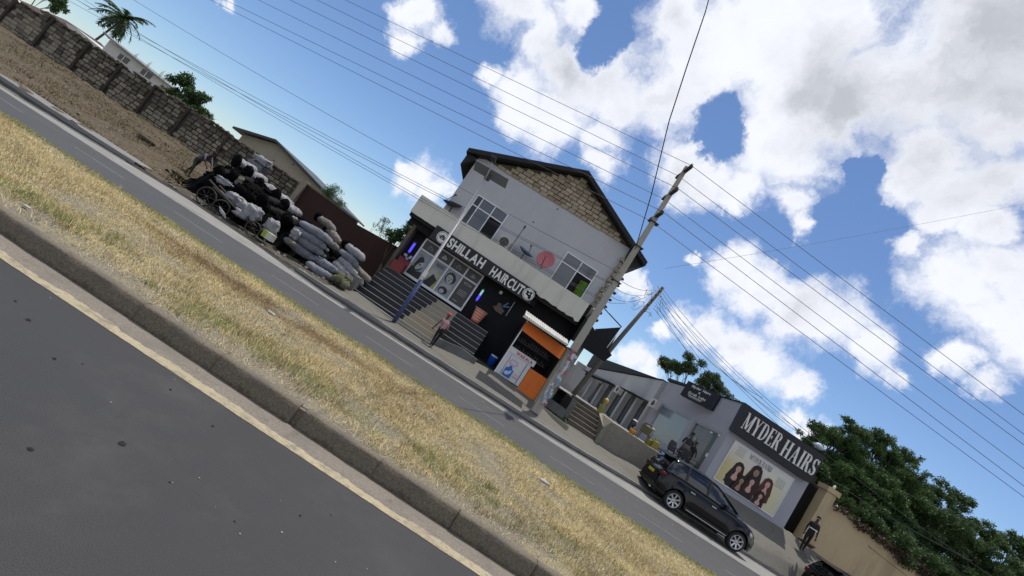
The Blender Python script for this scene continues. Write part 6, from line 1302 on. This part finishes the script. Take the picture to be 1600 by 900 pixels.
# ================================================================== car
M_paint = mat('black_car_paint', (.003, .0035, .005), .12, var=.1, scale=1, bump=0, fine=0, spec=.2, coat=.32, dirt=.02, dirtcol=(.05, .05, .05), dscale=2)
M_cglass = mat('car_glass', (.01, .012, .015), .04, var=.1, bump=0, fine=0, spec=.7)
M_chrome = plain('chrome', (.62, .62, .64), .18, 1.0); M_tyre = plain('tyre_rubber', (.022, .022, .023), .85); M_rim = plain('silver_rim', (.55, .55, .57), .3, .85)
M_trim = plain('black_trim', (.015, .015, .016), .6); M_tail = plain('red_tail_lamp', (.09, .008, .01), .25); M_head = plain('clear_lamp', (.5, .5, .48), .15); M_plate = plain('yellow_plate', (.60, .45, .04), .5)
def car(x0, y0, z0, label, pitch=0.0, rz=0.0):
    r = empty('parked_car', (x0, y0, z0), label, 'car', 'cars at the right kerb')
    r.rotation_euler = (0, pitch, rz)
    Lc = 4.72; wx = (.92, 3.84); R_ = .46; top = [(0, .92), (.05, 1.12), (.25, 1.21), (.8, 1.25), (1.8, 1.23), (2.9, 1.20), (3.45, 1.19), (3.9, 1.14), (4.3, 1.03), (4.55, .88), (4.68, .72), (4.72, .60)]
    hw = [(0, .74), (.06, .84), (.25, .91), (.7, .95), (1.6, .935), (2.6, .935), (3.8, .955), (4.2, .92), (4.5, .82), (4.66, .68), (4.72, .58)]
    xs = sorted(set([round(q, 3) for q in frange(0, Lc, 48)] + [w + d for w in wx for d in (-.46, -.44, -.40, -.33, -.22, -.1, 0, .1, .22, .33, .40, .44, .46)]))
    rings = []
    for x in xs:
        t = interp(x, top)[0]; w = interp(x, hw)[0]; zb = .27 + (.12 * max(0, (.3 - x) / .3)) + (.06 * max(0, (x - 4.3) / .4))
        za = zb
        for c in wx:
            if abs(x - c) < R_: za = max(za, .37 + math.sqrt(max(0, R_ * R_ - (x - c) ** 2)) * .98)
        fl = 0
        for c in wx: fl = max(fl, .03 * max(0, 1 - ((x - c) / .62) ** 2))
        sd_ = [(w - .07, za - .0), (w + fl, za + .02), (w + fl, max(za + .04, .50)), (w + .5 * fl, max(za + .06, .70)), (w - .015, max(za + .08, t - .16)), (w - .05, t - .05), (w - .13, t), (w * .45, t + .025), (0, t + .03)]
        ring = [(x, -y, z) for y, z in sd_] + [(x, y, z) for y, z in sd_[-2::-1]]
        rings.append(ring)
    body = MB(); body.loft(rings, 0, closed=False, caps=True); body.box(.2, 4.5, -.80, .80, .28, .42); body.box(.25, 1.6, -.60, .60, .40, .9); body.box(3.1, 4.4, -.6, .6, .4, .88)
    body.build('body', [M_paint], r, local=True)
    # greenhouse
    rz_ = [(.12, 1.20), (.20, 1.46), (.30, 1.70), (.55, 1.81), (1.1, 1.85), (1.8, 1.86), (2.35, 1.81), (2.75, 1.68), (3.15, 1.47), (3.60, 1.21)]
    rings = []
    for x, z in rz_:
        wr = .60 if z > 1.3 else .60 + .22 * (1.3 - z) / .3; tb = interp(x, top)[0] - .01; k = min(1, (z - tb) / .5); wr = .84 - .24 * max(0, k)
        rings.append([(x, -.85, tb), (x, -wr - .02, z - .07 * k), (x, -wr + .07, z - .01), (x, 0, z + .02), (x, wr - .07, z - .01), (x, wr + .02, z - .07 * k), (x, .85, tb)])
    def mf(i, k):
        if k in (0, 5): return 1 if i >= 1 else 0
        if k in (2, 3): return 1 if i < 2 or i >= 6 else 0
        return 0
    g = MB(); g.loft(rings, 0, closed=False, mf=mf); g.build('cabin', [M_paint, M_cglass], r, local=True)
    # pillars and window surround lines on the visible sides
    def onside(x, f, s):  # point on side window plane at height fraction f
        z = interp(x, rz_)[0]; tb = interp(x, top)[0] - .01; k = min(1, (z - tb) / .5); wr = .84 - .24 * max(0, k); zt = z - .07 * k
        return Vector((x, s * (-.85 + (.85 - wr - .02) * f - .006), tb + (zt - tb) * f))
    for s in (1, -1):
        for x, w in ((1.02, .10), (2.02, .09)):
            mb = MB(); a, b, c, d = onside(x - w / 2, 0, s), onside(x + w / 2, 0, s), onside(x + w / 2, 1, s), onside(x - w / 2, 1, s); n_ = Vector((0, -.012 * s, .004)); mb.add([a, b, c, d, a + n_, b + n_, c + n_, d + n_], [(0, 1, 2, 3), (4, 5, 6, 7), (0, 1, 5, 4), (1, 2, 6, 5), (2, 3, 7, 6), (3, 0, 4, 7)]); mb.build('pillar', M_paint, r, local=True)
        MB().tube([onside(x, 1.0, s) + Vector((0, 0, .01)) for x in frange(.35, 3.45, 20)], .018, 6).build('roof_trim', M_trim, r, local=True)
        MB().tube([onside(x, 0, s) + Vector((0, -.01 * s, .01)) for x in frange(.35, 3.45, 16)], .014, 5).build('belt_trim', M_chrome if False else M_trim, r, local=True)
        for x in (1.15, 2.10, 3.12):
            w = interp(x, hw)[0]; MB().tube([(x, -s * (w + .003), .42), (x + .02, -s * (w - .0), .84), (x - .03, -s * (w - .045), 1.17)], .006, 4).build('door_seam', M_trim, r, local=True)
        for x in (1.32, 2.30): MB().box(x, x + .2, -s * .955 - .012, -s * .955 + .02, 1.0, 1.035).build('door_handle', M_chrome, r, local=True)
        MB().loft([[(2.73, -s * .88, 1.20), (2.75, -s * 1.06, 1.20), (2.75, -s * 1.06, 1.35), (2.73, -s * .86, 1.33)], [(2.90, -s * .88, 1.20), (2.86, -s * 1.04, 1.22), (2.86, -s * 1.04, 1.34), (2.90, -s * .86, 1.32)]], 0, smooth=False).build('side_mirror', M_paint, r, local=True)
        MB().box(1.45, 3.30, -s * .985 - .03, -s * .985 + .05, .34, .375).build('side_step', M_chrome, r, local=True)
        MB().loft([[(.0 + .02, -s * .60, .94), (.02, -s * .82, .94), (.02, -s * .82, 1.10), (.05, -s * .60, 1.10)], [(.20, -s * .80, .99), (.20, -s * .905, .99), (.20, -s * .90, 1.12), (.20, -s * .80, 1.12)]], 0).build('tail_lamp', M_tail, r, local=True)
        MB().loft([[(4.15, -s * .86, .86), (4.15, -s * .95, .86), (4.15, -s * .93, .97), (4.15, -s * .86, .98)], [(4.60, -s * .55, .66), (4.62, -s * .74, .66), (4.58, -s * .74, .78), (4.55, -s * .55, .80)]], 0).build('headlamp', M_head, r, local=True)
        for c in wx:
            yc = -s * .83; w_ = empty_part('wheel', r, (c, yc, .375))
            n = 36; prof_ = [(.24, .11), (.34, .125), (.372, .10), (.378, 0), (.372, -.10), (.34, -.125), (.24, -.11)]
            ty = MB(); ty.loft([[(R0 * math.cos(t * 2 * math.pi / n), s * -yy, R0 * math.sin(t * 2 * math.pi / n)) for R0, yy in prof_] for t in range(n + 1)], 0, closed=False, caps=False); ty.build('tyre', M_tyre, w_, local=True)
            rm = MB(); rm.loft([[(R0 * math.cos(t * 2 * math.pi / n), -s * yy, R0 * math.sin(t * 2 * math.pi / n)) for R0, yy in ((.268, .118), (.250, .122), (.238, .06), (.235, -.08))] for t in range(n + 1)], 0, closed=False, caps=False)
            for k in range(7):
                a = k * 2 * math.pi / 7 + .3
                for d_ in (-.09, .09):
                    Mx = Matrix.Rotation(a + d_ * .55, 4, 'Y'); rm.add([Mx @ Vector(p) for p in ((.03, -s * .095, -.026), (.245, -s * .112, -.020), (.245, -s * .112, .020), (.03, -s * .095, .026), (.03, -s * .07, -.026), (.245, -s * .08, -.020), (.245, -s * .08, .020), (.03, -s * .07, .026))], [(0, 1, 2, 3), (7, 6, 5, 4), (0, 4, 5, 1), (3, 2, 6, 7)])
            rm.tube([(0, -s * .06, 0), (0, -s * .105, 0)], .055, 14); rm.build('rim', M_rim, w_, local=True)
            MB().tube([(0, s * .08, 0), (0, -s * .045, 0)], .236, 24).build('brake_disc', M_trim, w_, local=True)
            w_['_'] = 1; del w_['_']
    MB().box(-.025, .02, -.26, .26, .82, .94).build('number_plate', M_plate, r, local=True)
    MB().box(-.03, .05, -.80, .80, .43, .50).build('bumper_trim', M_trim, r, local=True)
    MB().add([(.04, -.60, 1.69), (.04, .60, 1.69), (.42, .62, 1.77), (.42, -.62, 1.77), (.04, -.60, 1.72), (.04, .60, 1.72), (.42, .62, 1.82), (.42, -.62, 1.82)], [(0, 1, 2, 3), (7, 6, 5, 4), (0, 4, 5, 1), (0, 3, 7, 4), (1, 5, 6, 2)]).build('rear_spoiler', M_paint, r, local=True)
    MB().tube([(.0, -.5, .32), (.15, -.5, .32)], .04, 10).build('exhaust', M_chrome, r, local=True)
    MB().box(4.66, 4.735, -.45, .45, .52, .66).build('grille', M_trim, r, local=True)
    return r
def empty_part(name, parent, loc):
    o = bpy.data.objects.new(name, None); o.empty_display_size = .1; COL.objects.link(o); o.parent = parent; o.location = loc; return o
car(8.72, 19.55, .07, 'shiny black estate shaped off road car parked half on the pavement beside the retaining wall', 0, .015)
car(17.75, 20.75, -.08, 'second black car of which only the roof corner shows at the bottom right edge', 0, .05)

# ================================================================== people
M_skinb = plain('dark_skin', (.055, .032, .022), .55)
def person(name_loc, yaw, J, cloth, label, hair=(.01, .01, .01), cap=None, scale=1.0, carry=None, skirt=None):
    """J: joint table in local metres (x forward is -Y of the figure's yaw frame); body is one skinned surface"""
    r = empty('person', name_loc, label, 'person', None, yaw); r.scale = (scale,) * 3
    names = list(J.keys()); idx = {k: i for i, k in enumerate(names)}
    E_ = [('pelvis', 'belly'), ('belly', 'chest'), ('chest', 'neck'), ('neck', 'jaw'), ('jaw', 'skull')]
    for s in 'lr':
        E_ += [('chest', 'sh' + s), ('sh' + s, 'el' + s), ('el' + s, 'wr' + s), ('wr' + s, 'hd' + s), ('pelvis', 'hp' + s), ('hp' + s, 'kn' + s), ('kn' + s, 'an' + s), ('an' + s, 'to' + s)]
    RD = dict(pelvis=(.145, .11), belly=(.135, .10), chest=(.155, .11), neck=(.05, .05), jaw=(.065, .07), skull=(.082, .092), sh=(.065, .06), el=(.042, .042), wr=(.027, .025), hd=(.038, .018), hp=(.095, .09), kn=(.06, .06), an=(.037, .037), to=(.032, .028))
    me = bpy.data.meshes.new('body'); me.from_pydata([J[k] for k in names], [(idx[a], idx[b]) for a, b in E_], []); o = bpy.data.objects.new('body', me); COL.objects.link(o)
    md = o.modifiers.new('skin', 'SKIN'); md.use_smooth_shade = True; sv = me.skin_vertices[0].data
    for k in names:
        key = k if k in RD else k[:2]; sv[idx[k]].radius = RD[key]; sv[idx[k]].use_root = (k == 'pelvis')
    o.modifiers.new('sub', 'SUBSURF').levels = 1
    dg = bpy.context.evaluated_depsgraph_get(); m2 = bpy.data.meshes.new_from_object(o.evaluated_get(dg)); m2.name = 'body'; bpy.data.objects.remove(o)
    b_ = bpy.data.objects.new('body', m2); COL.objects.link(b_); b_.parent = r; m2.materials.clear()
    for m in (M_skinb, cloth[0], cloth[1], cloth[2]): m2.materials.append(m)
    segs = [(Vector(J[a]), Vector(J[b]), a, b) for a, b in E_]
    for p in m2.polygons:
        c = p.center; best = None; bd = 9
        for a, b, na, nb in segs:
            d = b - a; t = max(0, min(1, (c - a).dot(d) / d.length_squared)); dist = (a + d * t - c).length / (.6 + sum(RD[na if na in RD else na[:2]]) * 2)
            if dist < bd: bd = dist; best = (na, nb, t)
        na, nb, t = best; mi = 0
        if na in ('pelvis', 'belly') and nb in ('belly', 'chest'): mi = 1 if not (na == 'pelvis' and t < .3) else 2
        elif na == 'chest' and (nb != 'neck' or t < .6): mi = 1
        elif na[:2] == 'sh': mi = 1
        elif na[:2] == 'el' and cloth[3]: mi = 1 if t < .85 else 0
        elif na == 'pelvis' or na[:2] in ('hp', 'kn'): mi = 2
        elif na[:2] == 'an': mi = 3
        p.material_index = mi; p.use_smooth = True
    # fingers
    for s in 'lr':
        w = Vector(J['wr' + s]); h = Vector(J['hd' + s]); d = (h - w).normalized(); side = d.cross(Vector((0, 1, .3))).normalized(); fm = MB()
        for q in range(4):
            b0 = h + side * (q - 1.5) * .017; ln_ = (.062, .072, .068, .055)[q]; b1 = b0 + d * ln_ * .55; b2 = b1 + (d + Vector((0, .5, -.2))).normalized() * ln_ * .5; fm.tube([b0 - d * .02, b1, b2], [.009, .0085, .007], 5)
        tb = w + d * .03 + side * .03; fm.tube([tb, tb + side * .03 + d * .03, tb + side * .025 + d * .06], [.010, .009, .007], 5); fm.build('fingers', M_skinb, b_, local=True)
    hd_ = Vector(J['skull']); up = (hd_ - Vector(J['jaw'])).normalized(); fwd = Vector((0, -1, 0)); fwd = (fwd - up * fwd.dot(up)).normalized(); hs_ = MB(); ri = fwd.cross(up).normalized()
    c = hd_ + up * .03 - fwd * .018; rings = []
    for j in range(6):
        th = j / 5 * math.pi * .56; rings.append([c + (fwd * math.cos(k * .5236) * .104 + ri * math.sin(k * .5236) * .092) * math.sin(th) + up * .095 * math.cos(th) for k in range(12)])
    hs_.loft(rings, 0, caps=False)
    if cap is not None: hs_.add([c + fwd * .09 + ri * .07, c + fwd * .09 - ri * .07, c + fwd * .17 - ri * .05 - up * .01, c + fwd * .17 + ri * .05 - up * .01], [(0, 1, 2, 3)])
    hs_.build('cap' if cap is not None else 'hair', cap if cap is not None else plain('hair', hair, .9) if 'hair' not in bpy.data.materials else bpy.data.materials['hair'], r, local=True)
    fc = MB(); f0 = hd_ - up * .01 + fwd * .085
    fc.add([f0 + up * .02 + fwd * .0, f0 + ri * .014 - up * .025, f0 - ri * .014 - up * .025, f0 + fwd * .025 - up * .02], [(0, 1, 3), (0, 3, 2), (1, 2, 3)])
    for s_ in (-1, 1): fc.ball(f0 + ri * .033 * s_ + up * .018 - fwd * .008, (.012, .008, .007), 1, 6, 4); fc.ball(hd_ + ri * .088 * s_ - up * .005, (.012, .02, .03), 0, 6, 4)
    fc.ball(f0 - up * .055 - fwd * .012, (.024, .01, .007), 2, 6, 4); fc.build('face', [M_skinb, M_white, plain('lip', (.10, .035, .03), .5)], r, local=True)
    return r
def fig(lean=0.0, step=.15, armsw=.15, arml=None, armr=None, bendk=.0, headf=0.0, w=1.0):
    hip = Vector((0, 0, .93 - bendk * .12)); sp = Vector((0, -math.sin(lean), math.cos(lean)))
    P_ = dict(pelvis=hip, belly=hip + sp * .20, chest=hip + sp * .42, neck=hip + sp * .58 + Vector((0, -.01, 0)))
    hdv = Vector((0, -math.sin(lean * .6 + headf), math.cos(lean * .6 + headf))); P_['jaw'] = P_['neck'] + hdv * .09 + Vector((0, -.02, 0)); P_['skull'] = P_['jaw'] + hdv * .105
    for s, n in ((-1, 'l'), (1, 'r')):
        a = armsw * s; sh = P_['chest'] + sp * .07 + Vector((s * .175 * w, 0, 0)); P_['sh' + n] = sh
        tgt = arml if n == 'l' else armr
        if tgt: el, wr = Vector(tgt[0]), Vector(tgt[1])
        else: el = sh + Vector((s * .05, -a, -.28)); wr = el + Vector((s * .01, -.07 - a * .6, -.24))
        P_['el' + n] = el; P_['wr' + n] = wr; P_['hd' + n] = wr + (wr - el).normalized() * .085
        hp = hip + Vector((s * .09, 0, -.05)); P_['hp' + n] = hp; st_ = step * -s
        P_['kn' + n] = Vector((s * .10, -st_ * .6 - bendk * .12, .49 - bendk * .05)); P_['an' + n] = Vector((s * .105, -st_ + (.06 if st_ < 0 else 0), .085 + (.05 if st_ < -.1 else 0))); P_['to' + n] = P_['an' + n] + Vector((s * .02, -.15, -.045))
    return {k: tuple(v) for k, v in P_.items()}
M_shirtw = mat('red_white_shirt', (.26, .15, .15), .85, var=.8, scale=9, bump=.1); M_dark = plain('black_cloth', (.012, .012, .014), .85); M_green = mat('dark_green_trousers', (.035, .05, .035), .9, var=.2); M_gshirt = mat('grey_violet_shirt', (.13, .12, .14), .9, var=.3); M_shoe = plain('dark_shoe', (.02, .018, .016), .6); M_navy2 = plain('dark_navy_cloth', (.02, .022, .035), .9)
person((-1.38, 18.75, .20), rad(200), fig(lean=.38, step=.20, armsw=.12, bendk=.3), (M_shirtw, M_dark, M_shoe, False), 'small walker in a red cap and pale reddish shirt passing the beige steps', cap=plain('red_cap', (.48, .03, .06), .7), scale=.86)
person((17.55, 22.0, 1.40), rad(-20), fig(lean=.0, step=.14, armsw=.03), (M_dark, M_dark, M_shoe, True), 'standing person in black with a pale sash before the metal gate', scale=1.0)
bpy_belt = MB().box(-.17, .17, -.145, -.115, 1.15, 1.19).build('pale_sash', M_white, bpy.data.objects['person.001'], local=True)
person((-13.95, 20.3, .42), rad(75), fig(lean=.85, step=.22, bendk=.4, arml=((-.2, -.55, 1.0), (-.12, -.72, .82)), armr=((.2, -.55, 1.0), (.12, -.74, .86))), (M_gshirt, M_green, M_shoe, False), 'person in a grey shirt and dark green trousers bending towards the charcoal heap', scale=.95)
person((-13.3, 21.9, .72), rad(100), fig(lean=.55, step=.1, bendk=.2), (M_dark, M_dark, M_shoe, True), 'dark clothed person half hidden behind the left crest of the charcoal heap', scale=.95)
person((11.35, 23.4, 1.56), rad(165), fig(lean=.30, step=.05, arml=((-.25, -.25, 1.1), (-.12, -.42, 1.15)), armr=((.25, -.25, 1.1), (.12, -.42, 1.15))), (M_navy2, M_dark, M_shoe, False), 'person in dark top and skirt turned away outside the hair shop', scale=1.0)
sk_ = MB(); sk_.loft([[((.17 + q * .07) * math.cos(k * .4488), -.05 + (.13 + q * .06) * math.sin(k * .4488), 1.08 - q * .28) for k in range(14)] for q in range(3)], 0); sk_.build('skirt', mat('dark_brown_skirt', (.035, .028, .025), .9), bpy.data.objects['person.004'], local=True)
person((12.35, 24.6, 1.55), rad(-150), fig(lean=.1, step=.05), (M_dark, M_dark, M_shoe, True), 'darkly dressed person in the shade beside the hair shop door handle', scale=.85)
